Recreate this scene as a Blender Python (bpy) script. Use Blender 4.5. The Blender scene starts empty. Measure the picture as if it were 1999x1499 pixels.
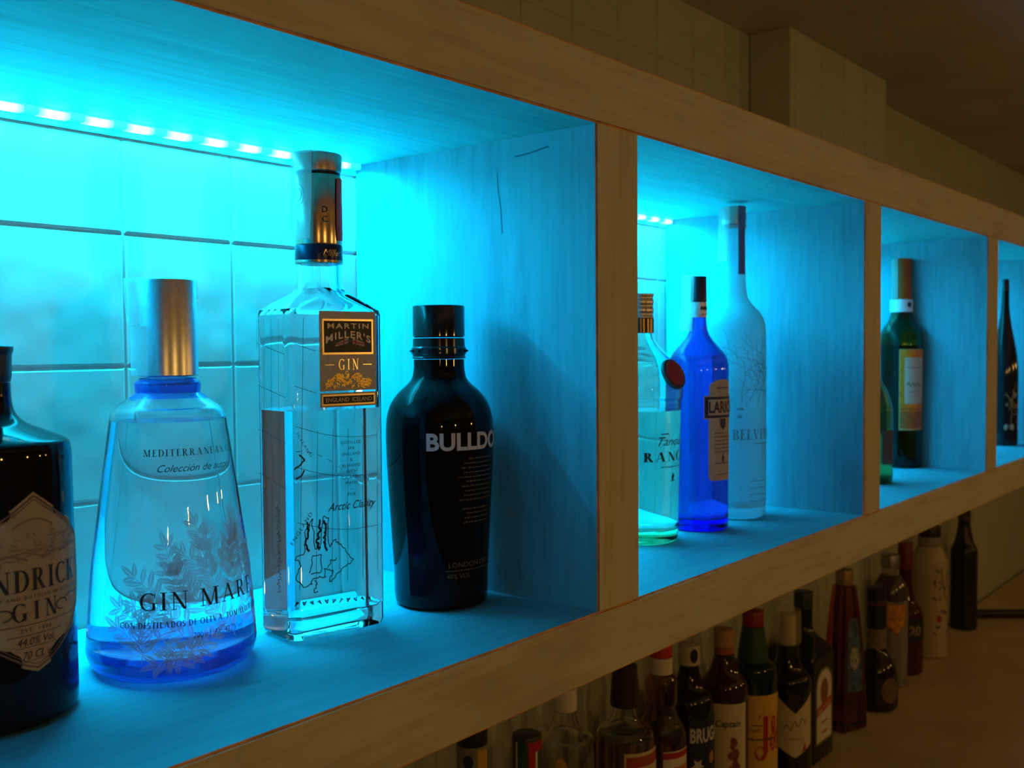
import bpy, bmesh, math, random
from mathutils import Vector, Matrix
random.seed(7)
sc = bpy.context.scene
COL = sc.collection
PI = math.pi
# ------------------------------------------------------------------ camera, world, lights, exposure
cam_d = bpy.data.cameras.new('camera')
cam = bpy.data.objects.new('camera', cam_d); COL.objects.link(cam)
CAM = Vector((-0.6467, -0.4471, 0.2082)); YAW, PITCH, ROLL = 0.8804, -0.0370, -0.0076
fw = Vector((math.sin(YAW)*math.cos(PITCH), math.cos(YAW)*math.cos(PITCH), math.sin(PITCH)))
r0 = Vector((math.cos(YAW), -math.sin(YAW), 0)); u0 = r0.cross(fw)
rr = r0*math.cos(ROLL) + u0*math.sin(ROLL); uu = -r0*math.sin(ROLL) + u0*math.cos(ROLL)
M = Matrix((rr, uu, -fw)).transposed().to_4x4(); M.translation = CAM
cam.matrix_world = M
cam_d.sensor_width = 36.0; cam_d.lens = 1969.85/1999*36.0
cam_d.clip_start = 0.02; cam_d.clip_end = 50
cam_d.dof.use_dof = True; cam_d.dof.focus_distance = 0.74; cam_d.dof.aperture_fstop = 12.0
sc.camera = cam
sc.view_settings.view_transform = 'Standard'; sc.view_settings.look = 'None'
sc.view_settings.exposure = 0.0; sc.view_settings.gamma = 1.0
sc.view_settings.use_curve_mapping = False
sc.cycles.use_denoising = True
sc.cycles.max_bounces = 14; sc.cycles.transmission_bounces = 14; sc.cycles.glossy_bounces = 6
sc.cycles.diffuse_bounces = 5; sc.cycles.transparent_max_bounces = 16
sc.cycles.sample_clamp_indirect = 30.0; sc.cycles.blur_glossy = 0.6
w = bpy.data.worlds.new('world'); sc.world = w; w.use_nodes = True
w.node_tree.nodes['Background'].inputs[0].default_value = (0.9, 0.5, 0.2, 1)
w.node_tree.nodes['Background'].inputs[1].default_value = 0.01
WARM = (1.0, 0.56, 0.14); LED = (0.001, 0.56, 1.0)
LAMP_P = 3.2; BEAM_P = 1.7; WIDE_P = 4.6
for k, x in enumerate((-1.33, -0.38, 0.59, 1.53, 2.47)):      # pendant bulbs in a row over the bar, behind the camera
    l = bpy.data.lights.new('pendant_bulb', 'POINT'); l.energy = LAMP_P; l.color = WARM; l.shadow_soft_size = 0.022
    o = bpy.data.objects.new('pendant_bulb', l); o.location = (x, -1.3, 0.245); COL.objects.link(o)
# main sizes: shelf floor z=0, front plane y=0, wall plane y=D
D = 0.2773; H = 0.38; ZT = 0.0538; ZB = 0.0531; ZC = -0.46; ZCEIL = 0.6905; ZF = -1.36
CELLS = [(-0.505, 0.0), (0.0596, 0.5649), (0.6201, 1.1069), (1.1684, 1.66)]

# ------------------------------------------------------------------ materials
MATS = {}
def mat(name, color=(.8, .8, .8), rough=.5, metal=0, trans=0, ior=1.45, alpha=1, emit=None, es=0, noise=0, nscale=60, coat=0, spec=.5, sub=0):
    if name in MATS: return MATS[name]
    m = bpy.data.materials.new(name); m.use_nodes = True; MATS[name] = m
    nt = m.node_tree; b = nt.nodes['Principled BSDF']
    b.inputs['Base Color'].default_value = (*color, 1); b.inputs['Roughness'].default_value = rough
    b.inputs['Metallic'].default_value = metal; b.inputs['Transmission Weight'].default_value = trans
    b.inputs['IOR'].default_value = ior; b.inputs['Alpha'].default_value = alpha
    b.inputs['Coat Weight'].default_value = coat; b.inputs['Specular IOR Level'].default_value = spec
    if emit: b.inputs['Emission Color'].default_value = (*emit, 1); b.inputs['Emission Strength'].default_value = es
    if noise:
        tc = nt.nodes.new('ShaderNodeTexCoord'); n = nt.nodes.new('ShaderNodeTexNoise'); n.inputs['Scale'].default_value = nscale
        n.inputs['Detail'].default_value = 5
        r = nt.nodes.new('ShaderNodeValToRGB')
        r.color_ramp.elements[0].position = .35; r.color_ramp.elements[1].position = .65
        r.color_ramp.elements[0].color = (*[c*(1-noise) for c in color], 1); r.color_ramp.elements[1].color = (*[min(1, c*(1+noise)) for c in color], 1)
        nt.links.new(tc.outputs['Object'], n.inputs['Vector']); nt.links.new(n.outputs['Fac'], r.inputs['Fac']); nt.links.new(r.outputs['Color'], b.inputs['Base Color'])
    return m
def wood(name, scale, light=(.66, .62, .45), dark=(.38, .31, .18), smudge=(.32, .27, .17)):
    """thin brushed whitewash over wood: streaks along one axis, cloudy worn patches"""
    m = bpy.data.materials.new(name); m.use_nodes = True; nt = m.node_tree; b = nt.nodes['Principled BSDF']; L = nt.links.new
    tc = nt.nodes.new('ShaderNodeTexCoord')
    def noise(sc_, det, p0, p1):
        mp = nt.nodes.new('ShaderNodeMapping'); mp.inputs['Scale'].default_value = sc_
        n = nt.nodes.new('ShaderNodeTexNoise'); n.inputs['Scale'].default_value = 1; n.inputs['Detail'].default_value = det; n.inputs['Roughness'].default_value = .6
        r = nt.nodes.new('ShaderNodeMapRange'); r.inputs['From Min'].default_value = p0; r.inputs['From Max'].default_value = p1
        L(tc.outputs['Object'], mp.inputs['Vector']); L(mp.outputs['Vector'], n.inputs['Vector']); L(n.outputs['Fac'], r.inputs['Value'])
        return r.outputs['Result'], n.outputs['Fac']
    s1, f1 = noise(scale, 6, .47, .75)
    s2, _ = noise(tuple(v**.5*1.6 for v in scale), 4, .52, .80)
    s3, _ = noise(tuple(v*2.2 for v in scale), 3, .3, .9)
    m1 = nt.nodes.new('ShaderNodeMix'); m1.data_type = 'RGBA'; m1.inputs['A'].default_value = (*light, 1); m1.inputs['B'].default_value = (*dark, 1)
    ml = nt.nodes.new('ShaderNodeMath'); ml.operation = 'MULTIPLY'; ml.inputs[1].default_value = .28
    L(s1, ml.inputs[0]); L(ml.outputs[0], m1.inputs['Factor'])
    m2 = nt.nodes.new('ShaderNodeMix'); m2.data_type = 'RGBA'; m2.inputs['B'].default_value = (*smudge, 1)
    ml2 = nt.nodes.new('ShaderNodeMath'); ml2.operation = 'MULTIPLY'; ml2.inputs[1].default_value = .65
    L(s2, ml2.inputs[0]); L(ml2.outputs[0], m2.inputs['Factor']); L(m1.outputs['Result'], m2.inputs['A'])
    m3 = nt.nodes.new('ShaderNodeMix'); m3.data_type = 'RGBA'; m3.blend_type = 'MULTIPLY'; m3.inputs['B'].default_value = (.8, .78, .74, 1)
    L(s3, m3.inputs['Factor']); L(m2.outputs['Result'], m3.inputs['A']); L(m3.outputs['Result'], b.inputs['Base Color'])
    b.inputs['Roughness'].default_value = .6
    bp = nt.nodes.new('ShaderNodeBump'); bp.inputs['Strength'].default_value = .12; bp.inputs['Distance'].default_value = .002
    L(f1, bp.inputs['Height']); L(bp.outputs['Normal'], b.inputs['Normal'])
    return m
WOODX = wood('whitewashed_wood_lengthwise', (5, 90, 90))
WOODZ = wood('whitewashed_wood_upright', (90, 90, 5))
INX = wood('led_cast_wash_lengthwise', (5, 90, 90), (.10, .78, .78), (.06, .52, .54), (.04, .36, .40))  # compartment ceilings and back rails: blue LED light painted into the whitewash colour
INZ = wood('led_cast_wash_upright', (90, 90, 5), (.09, .40, .50), (.05, .25, .33), (.035, .16, .22))  # divider sides: the LEDs' blue cast is put into the base colour
INF = wood('worn_led_cast_floor', (6, 80, 80), (.07, .28, .34), (.045, .19, .23), (.03, .13, .17))  # shelf floor: worn wash with the blue LED cast mixed into its colour
WORN = mat('bare_worn_wood_edge', (.62, .33, .12), .6, noise=.25, nscale=40)
def glass(name, color=(1, 1, 1), rough=0.0, ior=1.47):
    m = mat(name, color, rough, 0, 1, ior); return m
def absorb(name, color, density, tint=(1, 1, 1), rough=0.0, ior=1.47):
    m = mat(name, tint, rough, 0, 1, ior); nt = m.node_tree
    v = nt.nodes.new('ShaderNodeVolumeAbsorption'); v.inputs['Color'].default_value = (*color, 1); v.inputs['Density'].default_value = density
    nt.links.new(v.outputs[0], nt.nodes['Material Output'].inputs['Volume']); return m
def printed(name, color, alpha, thru=.5):
    """thin screen print on glass: lets part of the light behind it through"""
    m = mat(name, color, .55, alpha=alpha); nt = m.node_tree; b = nt.nodes['Principled BSDF']
    tl = nt.nodes.new('ShaderNodeBsdfTranslucent'); tl.inputs['Color'].default_value = (*color, 1)
    tr = nt.nodes.new('ShaderNodeBsdfTransparent'); mx = nt.nodes.new('ShaderNodeMixShader'); mx2 = nt.nodes.new('ShaderNodeMixShader')
    mx.inputs[0].default_value = thru; mx2.inputs[0].default_value = alpha; b.inputs['Alpha'].default_value = 1
    nt.links.new(b.outputs[0], mx.inputs[1]); nt.links.new(tl.outputs[0], mx.inputs[2])
    nt.links.new(tr.outputs[0], mx2.inputs[1]); nt.links.new(mx.outputs[0], mx2.inputs[2]); nt.links.new(mx2.outputs[0], nt.nodes['Material Output'].inputs['Surface'])
    return m
def film(name, color, alpha, rough=.25): return printed(name, color, alpha, .45)
def film_(name, color, alpha, rough=.25):
    return mat(name, color, rough, alpha=alpha)
CLEAR = glass('clear_glass', (.97, .99, 1.0)); SPIRIT = glass('clear_spirit', (.985, .995, 1.0), ior=1.36)
FILM = film('tax_seal_film', (.66, .72, .72), .55)
FILM_D = film('tax_seal_print', (.25, .3, .36), .8)
BLACKP = mat('black_plastic', (.008, .008, .009), .22)
INK = mat('black_ink', (.008, .010, .016), .45)
ALU = mat('satin_aluminium', (.74, .73, .71), .30, 1.0, noise=.06, nscale=300)

# ------------------------------------------------------------------ mesh helpers
def link(name, me, m=None, parent=None, label=None):
    o = bpy.data.objects.new(name, me); COL.objects.link(o)
    if m is not None:
        for x in (m if isinstance(m, (list, tuple)) else [m]): me.materials.append(x)
    if parent is not None: o.parent = parent
    if label: o['label'] = label
    return o
def from_bm(name, bm, m, parent=None, smooth=True, angle=35, label=None, recalc=True):
    if recalc: bmesh.ops.recalc_face_normals(bm, faces=bm.faces[:])
    me = bpy.data.meshes.new(name); bm.to_mesh(me); bm.free()
    if smooth:
        for p in me.polygons: p.use_smooth = True
        me.set_sharp_from_angle(angle=math.radians(angle))
    return link(name, me, m, parent, label)
def from_data(name, v, f, m, parent=None, smooth=True, label=None):
    me = bpy.data.meshes.new(name); me.from_pydata([tuple(a) for a in v], [], f); me.update()
    if smooth:
        for p in me.polygons: p.use_smooth = True
    return link(name, me, m, parent, label)
def thing(name, label, cat, loc, rotz=0, group=None):
    o = bpy.data.objects.new(name, None); COL.objects.link(o); o.empty_display_size = .02
    o.location = loc; o.rotation_euler = (0, 0, rotz); o['label'] = label; o['category'] = cat
    if group: o['group'] = group
    return o
def tag(o, label, cat, group=None):
    o['label'] = label; o['category'] = cat
    if group: o['group'] = group
    return o
def struct(o): o['kind'] = 'structure'; return o
def add_box(bm, x0, x1, y0, y1, z0, z1, mi=0):
    v = [bm.verts.new(p) for p in ((x0,y0,z0),(x1,y0,z0),(x1,y1,z0),(x0,y1,z0),(x0,y0,z1),(x1,y0,z1),(x1,y1,z1),(x0,y1,z1))]
    for q in ((0,3,2,1),(4,5,6,7),(0,1,5,4),(1,2,6,5),(2,3,7,6),(3,0,4,7)):
        f = bm.faces.new([v[i] for i in q]); f.material_index = mi
    return v
def fillet(pts, rad, n=4):
    """round the inner corners of an open polyline; rad: one number or one per point"""
    out = [pts[0]]
    for i in range(1, len(pts)-1):
        r = rad if not isinstance(rad, (list, tuple)) else rad[i]
        p, a, b = Vector(pts[i]), Vector(pts[i-1]), Vector(pts[i+1])
        da, db = (a-p).length, (b-p).length
        t = min(r, da*.48, db*.48)
        if t < 1e-5: out.append(pts[i]); continue
        s, e = p+(a-p)/da*t, p+(b-p)/db*t
        for k in range(n+1):
            u = k/n; q = s*(1-u)**2 + p*2*u*(1-u) + e*u*u; out.append((q.x, q.y))
    out.append(pts[-1]); return out
def ring(r, z, n=64, cx=0, cy=0):
    return [(cx+r*math.sin(2*PI*k/n), cy-r*math.cos(2*PI*k/n), z) for k in range(n)]
def rring(hx, hy, rc, z, k=7):
    rc = min(rc, hx, hy); out = []
    for cx, cy, a0 in ((hx-rc, -(hy-rc), -PI/2), (hx-rc, hy-rc, 0), (-(hx-rc), hy-rc, PI/2), (-(hx-rc), -(hy-rc), PI)):
        for i in range(k+1):
            a = a0 + PI/2*i/k; out.append((cx+rc*math.cos(a), cy+rc*math.sin(a), z))
    return out
def loft(bm, rings, cap0=True, cap1=True, mi=0, closed=False):
    vs = [[bm.verts.new(p) for p in r] for r in rings]; n = len(rings[0])
    pairs = list(zip(vs, vs[1:])) + ([(vs[-1], vs[0])] if closed else [])
    for a, b in pairs:
        for i in range(n):
            j = (i+1) % n
            try:
                f = bm.faces.new((a[i], a[j], b[j], b[i])); f.material_index = mi
            except ValueError: pass
    if not closed:
        if cap0: bm.faces.new(list(reversed(vs[0]))).material_index = mi
        if cap1: bm.faces.new(vs[-1]).material_index = mi
    return vs
def lathe(name, prof, m, parent, n=64, angle=35, label=None, caps=(True, True), offs=(0, 0)):
    bm = bmesh.new(); loft(bm, [ring(r, z, n, *offs) for r, z in prof], *caps)
    return from_bm(name, bm, m, parent, angle=angle, label=label)
def interp(prof, z):
    ps = sorted(prof, key=lambda a: a[1])
    if z <= ps[0][1]: return ps[0][0]
    for (ra, za), (rb, zb) in zip(ps, ps[1:]):
        if z <= zb: return ra if zb-za < 1e-9 else ra+(rb-ra)*(z-za)/(zb-za)
    return ps[-1][0]
def shell_prof(outer, th, base):
    """outer profile (bottom to top) followed by the inner wall going down: a bottle with real glass thickness"""
    inner = []
    for i, (r, z) in enumerate(outer):
        a = outer[max(i-1, 0)]; b = outer[min(i+1, len(outer)-1)]
        t = Vector((b[0]-a[0], b[1]-a[1])); t = t.normalized() if t.length > 0 else Vector((0, 1))
        inner.append((r-t.y*th, z+t.x*th))
    ztop = outer[-1][1]
    inn = [(max(r, .0015), min(z, ztop-.0005)) for r, z in inner if z > base+.003]
    inn = [p for i, p in enumerate(inn) if i == 0 or p[1] > inn[i-1][1]-1e-4]
    rb = interp(inn, base+.003)
    inn = [(rb*.55, base), (rb*.90, base+.0006), (rb*.985, base+.0022)] + inn
    return outer + list(reversed(inn)), inn
def shell_bottle(name, outer, th, base, m, parent, n=64, angle=40, label=None):
    full, inn = shell_prof(outer, th, base)
    lathe(name, full, m, parent, n, angle, label)
    return inn
def liquid(inn, level, m, parent, n=64, name='liquid', grow=.0003):
    pr = [(r+grow, z-(grow if i == 0 else 0)) for i, (r, z) in enumerate(inn) if z < level]
    rl = interp(inn, level)+grow
    pr += [(rl, level), (rl*.6, level)]
    return lathe(name, pr, m, parent, n, 40)
WET = mat('glass_against_spirit', (1, 1, 1), 0, 0, 1, 1.081)
def wet_bottle(outer_rings, inner_rings, level, m, base_m, zbase, parent, disc, neck=None, angle=40):
    """glass with real thickness, inner wall split at the liquid level: air above, spirit below; the spirit's free surface is its own part"""
    bm = bmesh.new(); rings = outer_rings + list(reversed(inner_rings))
    loft(bm, rings); bmesh.ops.recalc_face_normals(bm, faces=bm.faces[:]); bm.faces.ensure_lookup_table()
    n = len(outer_rings[0]); no = len(outer_rings)-1
    for i, f in enumerate(bm.faces):
        k = i//n; z = f.calc_center_median().z
        if i >= n*(len(rings)-1): k = -1 if z < inner_rings[0][0][2]*.5 else 10**6
        if k >= len(outer_rings) and z < level: f.material_index = 1
        elif k < no and (z < zbase or (neck and neck[0] < z < neck[1])): f.material_index = 2
    from_bm('glass_body', bm, [m, WET, base_m], parent, angle=angle, recalc=False)
    bm = bmesh.new(); bm.faces.new([bm.verts.new(p) for p in disc]); bm.normal_update()
    o = from_bm('liquid_surface', bm, SPIRIT, parent, smooth=False, recalc=False)
# surfaces: (u, v, off) -> point, front of every bottle is local -Y
def surf_lathe(prof, rref=None, phi0=0):
    def S(u, v, off=0.0004):
        r = interp(prof, v); a = phi0 + u/(rref or r); r += off
        return (r*math.sin(a), -r*math.cos(a), v)
    return S
def surf_plane(y, x0=0):
    return lambda u, v, off=0.0004: (x0+u, y-off, v)
def surf_side(x):
    return lambda u, v, off=0.0004: (x-off, -u, v)          # left face, u grows towards the front
def rows_patch(S, rows, nu, off):
    v, f = [], []
    for z, a, b in rows:
        for k in range(nu+1): v.append(S(a+(b-a)*k/nu, z, off))
    W = nu+1
    for i in range(len(rows)-1):
        for k in range(nu): f.append((i*W+k, i*W+k+1, (i+1)*W+k+1, (i+1)*W+k))
    return v, f
def patch(name, S, rows, m, parent, nu=16, off=.0003, label=None):
    rows = sorted(rows)
    v, f = rows_patch(S, rows, nu, off); return from_data(name, v, f, m, parent, label=label)
def rect_rows(u0, u1, z0, z1, n=2): return [(z0+(z1-z0)*i/n, u0, u1) for i in range(n+1)]
def oval_rows(cu, cz, ru, rz, n=18):
    return [(cz-rz*math.cos(PI*i/n), cu-max(ru*math.sin(PI*i/n), 1e-5), cu+max(ru*math.sin(PI*i/n), 1e-5)) for i in range(n+1)]
def poly_uv(pts):                       # fan of a convex-ish outline
    return list(pts), [tuple(range(len(pts)))]
class UV:
    """flat shapes in label space, later wrapped on a surface"""
    def __init__(s): s.v = []; s.f = []
    def poly(s, pts):
        n = len(s.v); s.v += [tuple(p) for p in pts]; s.f.append(tuple(range(n, n+len(pts))))
    def line(s, pts, w):
        for (x0, y0), (x1, y1) in zip(pts, pts[1:]):
            dx, dy = x1-x0, y1-y0; l = math.hypot(dx, dy)
            if l < 1e-9: continue
            nx, ny = -dy/l*w/2, dx/l*w/2; k = max(1, int(l/.004))
            for i in range(k):
                a, b = i/k, (i+1)/k
                s.poly([(x0+dx*a+nx, y0+dy*a+ny), (x0+dx*a-nx, y0+dy*a-ny), (x0+dx*b-nx, y0+dy*b-ny), (x0+dx*b+nx, y0+dy*b+ny)])
    def add(s, o, du=0, dv=0):
        n = len(s.v); s.v += [(u+du, v+dv) for u, v in o.v]; s.f += [tuple(i+n for i in f) for f in o.f]
    def rect(s, x0, x1, y0, y1): s.poly([(x0, y0), (x1, y0), (x1, y1), (x0, y1)])
    def width(s): return (max(a[0] for a in s.v)-min(a[0] for a in s.v)) if s.v else 0
    def center(s):
        if s.v:
            c = (max(a[0] for a in s.v)+min(a[0] for a in s.v))/2; s.v = [(u-c, v) for u, v in s.v]
        return s
    def fit(s, wid):
        k = wid/s.width(); s.v = [(u*k, v) for u, v in s.v]; return s
    def map(s, fn): s.v = [fn(u, v) for u, v in s.v]; return s
    def wrap(s, name, S, m, parent, off=.0005, label=None): return from_data(name, [S(u, v, off) for u, v in s.v], s.f, m, parent, smooth=False, label=label)
# sans text from the built-in font
_cap = None
def _raw(txt, shear, bold, space):
    c = bpy.data.curves.new('t', 'FONT'); c.body = txt; c.size = 1; c.shear = shear; c.offset = bold; c.space_character = space; c.resolution_u = 3
    o = bpy.data.objects.new('t', c); COL.objects.link(o)
    dg = bpy.context.evaluated_depsgraph_get(); me = bpy.data.meshes.new_from_object(o.evaluated_get(dg))
    v = [(a.co.x, a.co.y) for a in me.vertices]; f = [tuple(p.vertices) for p in me.polygons]
    bpy.data.objects.remove(o); bpy.data.curves.remove(c); bpy.data.meshes.remove(me)
    return v, f
def sans(txt, cap, shear=0, bold=0, space=1.0, width=None):
    global _cap
    if _cap is None: _cap = max(a[1] for a in _raw('H', 0, 0, 1)[0])
    t = UV(); v, f = _raw(txt, shear, bold, space); k = cap/_cap
    t.v = [(a*k, b*k) for a, b in v]; t.f = f; t.center()
    if width: t.fit(width)
    return t
# serif capitals drawn stroke by stroke (unit cap height)
def serif(txt, cap, width=None, stem=.15, thin=.055, gap=.13, sp=.38):
    T = UV(); X = 0.0; sf = .11; st = .045
    def glyph(ch):
        g = UV()
        def stem_(x, a=0, b=1, w=stem, lo=True, hi=True):
            g.rect(x, x+w, a, b)
            if lo: g.rect(x-sf, x+w+sf, a, a+st)
            if hi: g.rect(x-sf, x+w+sf, b-st, b)
        def diag(x0, y0, x1, y1, w): g.poly([(x0, y0), (x0+w, y0), (x1+w, y1), (x1, y1)])
        def srf(x, y, w, up): g.rect(x-sf, x+w+sf, y-(st if up else 0), y+(0 if up else st))
        def bar(x0, x1, y, t=thin): g.rect(x0, x1, y-t/2, y+t/2)
        def arc(cx, cy, rx, ry, a0, a1, wx=stem, wy=thin, n=14):
            for k in range(n):
                p = []
                for a in (a0+(a1-a0)*k/n, a0+(a1-a0)*(k+1)/n):
                    p.append(((cx+rx*math.cos(a), cy+ry*math.sin(a)), (cx+(rx-wx)*math.cos(a), cy+(ry-wy)*math.sin(a))))
                g.poly([p[0][0], p[1][0], p[1][1], p[0][1]])
        w = stem; d = math.radians
        if ch == 'I': stem_(sf)
        elif ch == 'H': stem_(sf); stem_(sf+.52); bar(sf+w, sf+.52, .5)
        elif ch == 'N': stem_(sf, w=thin, hi=False); diag(sf+.52, 0, sf-.06, 1, w*1.1); stem_(sf+.52+w*.55, w=thin, lo=False); srf(sf-.06, 1, w*.3, True)
        elif ch == 'M': stem_(sf, w=thin, hi=False); diag(sf+.37, 0, sf-.02, 1, w); diag(sf+.37+w*.5, 0, sf+.74, 1, thin); stem_(sf+.72, w=w); srf(sf, 1, w*.4, True)
        elif ch == 'A': diag(sf, 0, sf+.34, 1, thin); diag(sf+.60, 0, sf+.30, 1, w); bar(sf+.12, sf+.62, .33); srf(sf, 0, thin, False); srf(sf+.60, 0, w, False)
        elif ch == 'V': diag(sf+.30, 0, sf, 1, w); diag(sf+.36, 0, sf+.66, 1, thin); srf(sf, 1, w, True); srf(sf+.66, 1, thin, True)
        elif ch == 'Y': diag(sf+.26, .45, sf, 1, w); diag(sf+.32, .45, sf+.6, 1, thin); stem_(sf+.26, 0, .5, hi=False); srf(sf, 1, w, True); srf(sf+.6, 1, thin, True)
        elif ch == 'T': stem_(sf+.22, hi=False); bar(sf-.06, sf+.65, 1-thin/2); g.rect(sf-.06, sf-.02, .78, 1); g.rect(sf+.61, sf+.65, .78, 1)
        elif ch == 'L': stem_(sf); bar(sf+w, sf+.52, thin/2); g.rect(sf+.48, sf+.52, 0, .25)
        elif ch in 'EF':
            stem_(sf); bar(sf+w, sf+.48, 1-thin/2); bar(sf+w, sf+.38, .52); g.rect(sf+.44, sf+.48, .78, 1); g.rect(sf+.34, sf+.38, .42, .62)
            if ch == 'E': bar(sf+w, sf+.52, thin/2); g.rect(sf+.48, sf+.52, 0, .25)
        elif ch in 'PRB':
            stem_(sf); arc(sf+.28, .75, .27, .25, -PI/2, PI/2); bar(sf+w, sf+.28, 1-thin/2); bar(sf+w, sf+.28, .5+thin/2)
            if ch == 'R': diag(sf+.50, 0, sf+.20, .52, w); g.rect(sf+.48, sf+.76, 0, st)
            if ch == 'B': arc(sf+.30, .26, .31, .26, -PI/2, PI/2); bar(sf+w, sf+.30, thin/2)
        elif ch == 'D': stem_(sf); arc(sf+.26, .5, .46, .5, -PI/2, PI/2); bar(sf+w, sf+.26, 1-thin/2); bar(sf+w, sf+.26, thin/2)
        elif ch == 'O': arc(.46, .5, .46, .5, 0, 2*PI, n=26)
        elif ch == 'Q': arc(.46, .5, .46, .5, 0, 2*PI, n=26); diag(.75, -.22, .42, .08, w)
        elif ch in 'CG':
            arc(.46, .5, .46, .51, d(48), d(312), n=22); g.rect(.76, .80, .70, .97)
            if ch == 'G': g.rect(.66, .66+w, .03, .44); g.rect(.56, .66+w+sf, .40, .44)
            else: g.rect(.77, .80, .06, .28)
        elif ch == 'K': stem_(sf); diag(sf+.14, .38, sf+.54, 1, thin); diag(sf+.54, 0, sf+.22, .58, w); srf(sf+.54, 1, thin, True); srf(sf+.56, 0, w, False)
        elif ch == 'U': stem_(sf, .3, 1, lo=False); stem_(sf+.52, .3, 1, w=thin, lo=False); arc(sf+.285, .32, .285, .32, PI, 2*PI)
        elif ch == 'S': arc(.30, .74, .27, .26, d(30), d(270), w*.8, thin*1.3); arc(.30, .26, .29, .26, d(-150), d(90), w*.8, thin*1.3)
        elif ch == "'": g.poly([(.05, .98), (.16, .98), (.10, .68)])
        elif ch == ',': g.poly([(.05, .10), (.17, .10), (.04, -.18)]); g.rect(.04, .17, 0, .12)
        elif ch == '.': g.rect(.04, .17, 0, .13)
        elif ch == '-': bar(.05, .4, .4)
        else: return None
        return g
    for ch in txt:
        if ch == ' ': X += sp; continue
        g = glyph(ch)
        if g is None: continue
        lo = min(a[0] for a in g.v); T.add(g, X-lo); X += max(a[0] for a in g.v)-lo+gap
    T.v = [(a*cap, b*cap) for a, b in T.v]; T.center()
    if width: T.fit(width)
    return T
def dashes(u0, u1, v, h, seed):
    """a line of print too small to read"""
    t = UV(); rnd = random.Random(seed); x = u0
    while x < u1:
        l = rnd.uniform(.0008, .0035); t.rect(x, min(x+l, u1), v, v+h*rnd.uniform(.7, 1)); x += l+.0006
    return t

# ------------------------------------------------------------------ setting: tiled wall, pier, ceiling, floor, room walls, counter
def tile_mat(name, color):
    m = mat(name, color, .36, noise=.04, nscale=8, spec=.35); nt = m.node_tree; b = nt.nodes['Principled BSDF']
    tc = nt.nodes.new('ShaderNodeTexCoord'); n = nt.nodes.new('ShaderNodeTexNoise'); n.inputs['Scale'].default_value = 22; n.inputs['Detail'].default_value = 1
    bp = nt.nodes.new('ShaderNodeBump'); bp.inputs['Strength'].default_value = .25; bp.inputs['Distance'].default_value = .004
    nt.links.new(tc.outputs['Object'], n.inputs['Vector']); nt.links.new(n.outputs['Fac'], bp.inputs['Height']); nt.links.new(bp.outputs['Normal'], b.inputs['Normal'])
    return m
TILE = tile_mat('glazed_white_tile', (.48, .51, .42)); GROUT = mat('pale_grout', (.46, .48, .41), .8, noise=.08)
TX, TZ, TX0, TZ0 = .0975, .1015, -.2359, .2966
def tile_face(bm, x0, x1, z0, z1, y, sgn_axis='y', g=.0009, bev=.0019, dep=.0010):
    """pillowed tiles over a rectangle; outward is -Y (axis y) or -X (axis x, where x0,x1 run along Y)"""
    def P(a, b, d): return (a, y-d, b) if sgn_axis == 'y' else (y-d, a, b)
    q = [bm.verts.new(P(a, b, 0)) for a, b in ((x0, z0), (x1, z0), (x1, z1), (x0, z1))]
    bm.faces.new(q).material_index = 1
    i0 = math.floor((x0-TX0)/TX); i1 = math.ceil((x1-TX0)/TX); j0 = math.floor((z0-TZ0)/TZ); j1 = math.ceil((z1-TZ0)/TZ)
    for i in range(i0, i1):
        for j in range(j0, j1):
            a0, a1 = max(TX0+i*TX, x0), min(TX0+(i+1)*TX, x1); b0, b1 = max(TZ0+j*TZ, z0), min(TZ0+(j+1)*TZ, z1)
            if a1-a0 < .008 or b1-b0 < .008: continue
            lv = []
            for ins, d in ((g, .0002), (g+.0006, dep*.65), (g+bev, dep)):
                lv.append([bm.verts.new(P(a, b, d)) for a, b in ((a0+ins, b0+ins), (a1-ins, b0+ins), (a1-ins, b1-ins), (a0+ins, b1-ins))])
            for A, B in zip(lv, lv[1:]):
                for k in range(4): bm.faces.new((A[k], A[(k+1) % 4], B[(k+1) % 4], B[k]))
            bm.faces.new(lv[-1])
XL, XR, YF = -3.0, 4.2, -3.2
bm = bmesh.new(); tile_face(bm, -.75, 2.95, ZC, ZCEIL, D+.0016)
add_box(bm, XL, XR, D+.0017, D+.12, ZF, ZCEIL, 1)
struct(from_bm('wall_back', bm, [TILE, GROUT], smooth=True, angle=15))
bm = bmesh.new(); PX0, PX1, PY = .8173, 1.2333, .2095
tile_face(bm, PX0, PX1, H+ZT+.001, ZCEIL-.0005, PY+.0016); add_box(bm, PX0, PX1, PY+.0017, D-.0012, H+ZT+.001, ZCEIL-.0005, 0)
struct(from_bm('trim_1', bm, [TILE, GROUT], smooth=True, angle=15))
CEILM = mat('brown_painted_ceiling', (.52, .46, .40), .9, noise=.1, nscale=5); WALLM = mat('plastered_wall', (.5, .42, .3), .9, noise=.1, nscale=3)
FLOORM = mat('dark_floor', (.12, .09, .06), .5, noise=.2, nscale=4)
def sbox(name, b, m):
    bm = bmesh.new(); add_box(bm, *b); return struct(from_bm(name, bm, m, smooth=False))
sbox('ceiling', (XL-.1, XR+.1, YF-.1, D+.12, ZCEIL, ZCEIL+.1), CEILM)
sbox('floor', (XL-.1, XR+.1, YF-.1, D+.12, ZF-.1, ZF), FLOORM)
sbox('wall_front', (XL-.1, XR+.1, YF-.1, YF, ZF, ZCEIL), WALLM)
sbox('wall_left', (XL-.1, XL, YF, D+.12, ZF, ZCEIL), WALLM)
sbox('wall_right', (XR, XR+.1, YF, D+.12, ZF, ZCEIL), WALLM)
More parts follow.
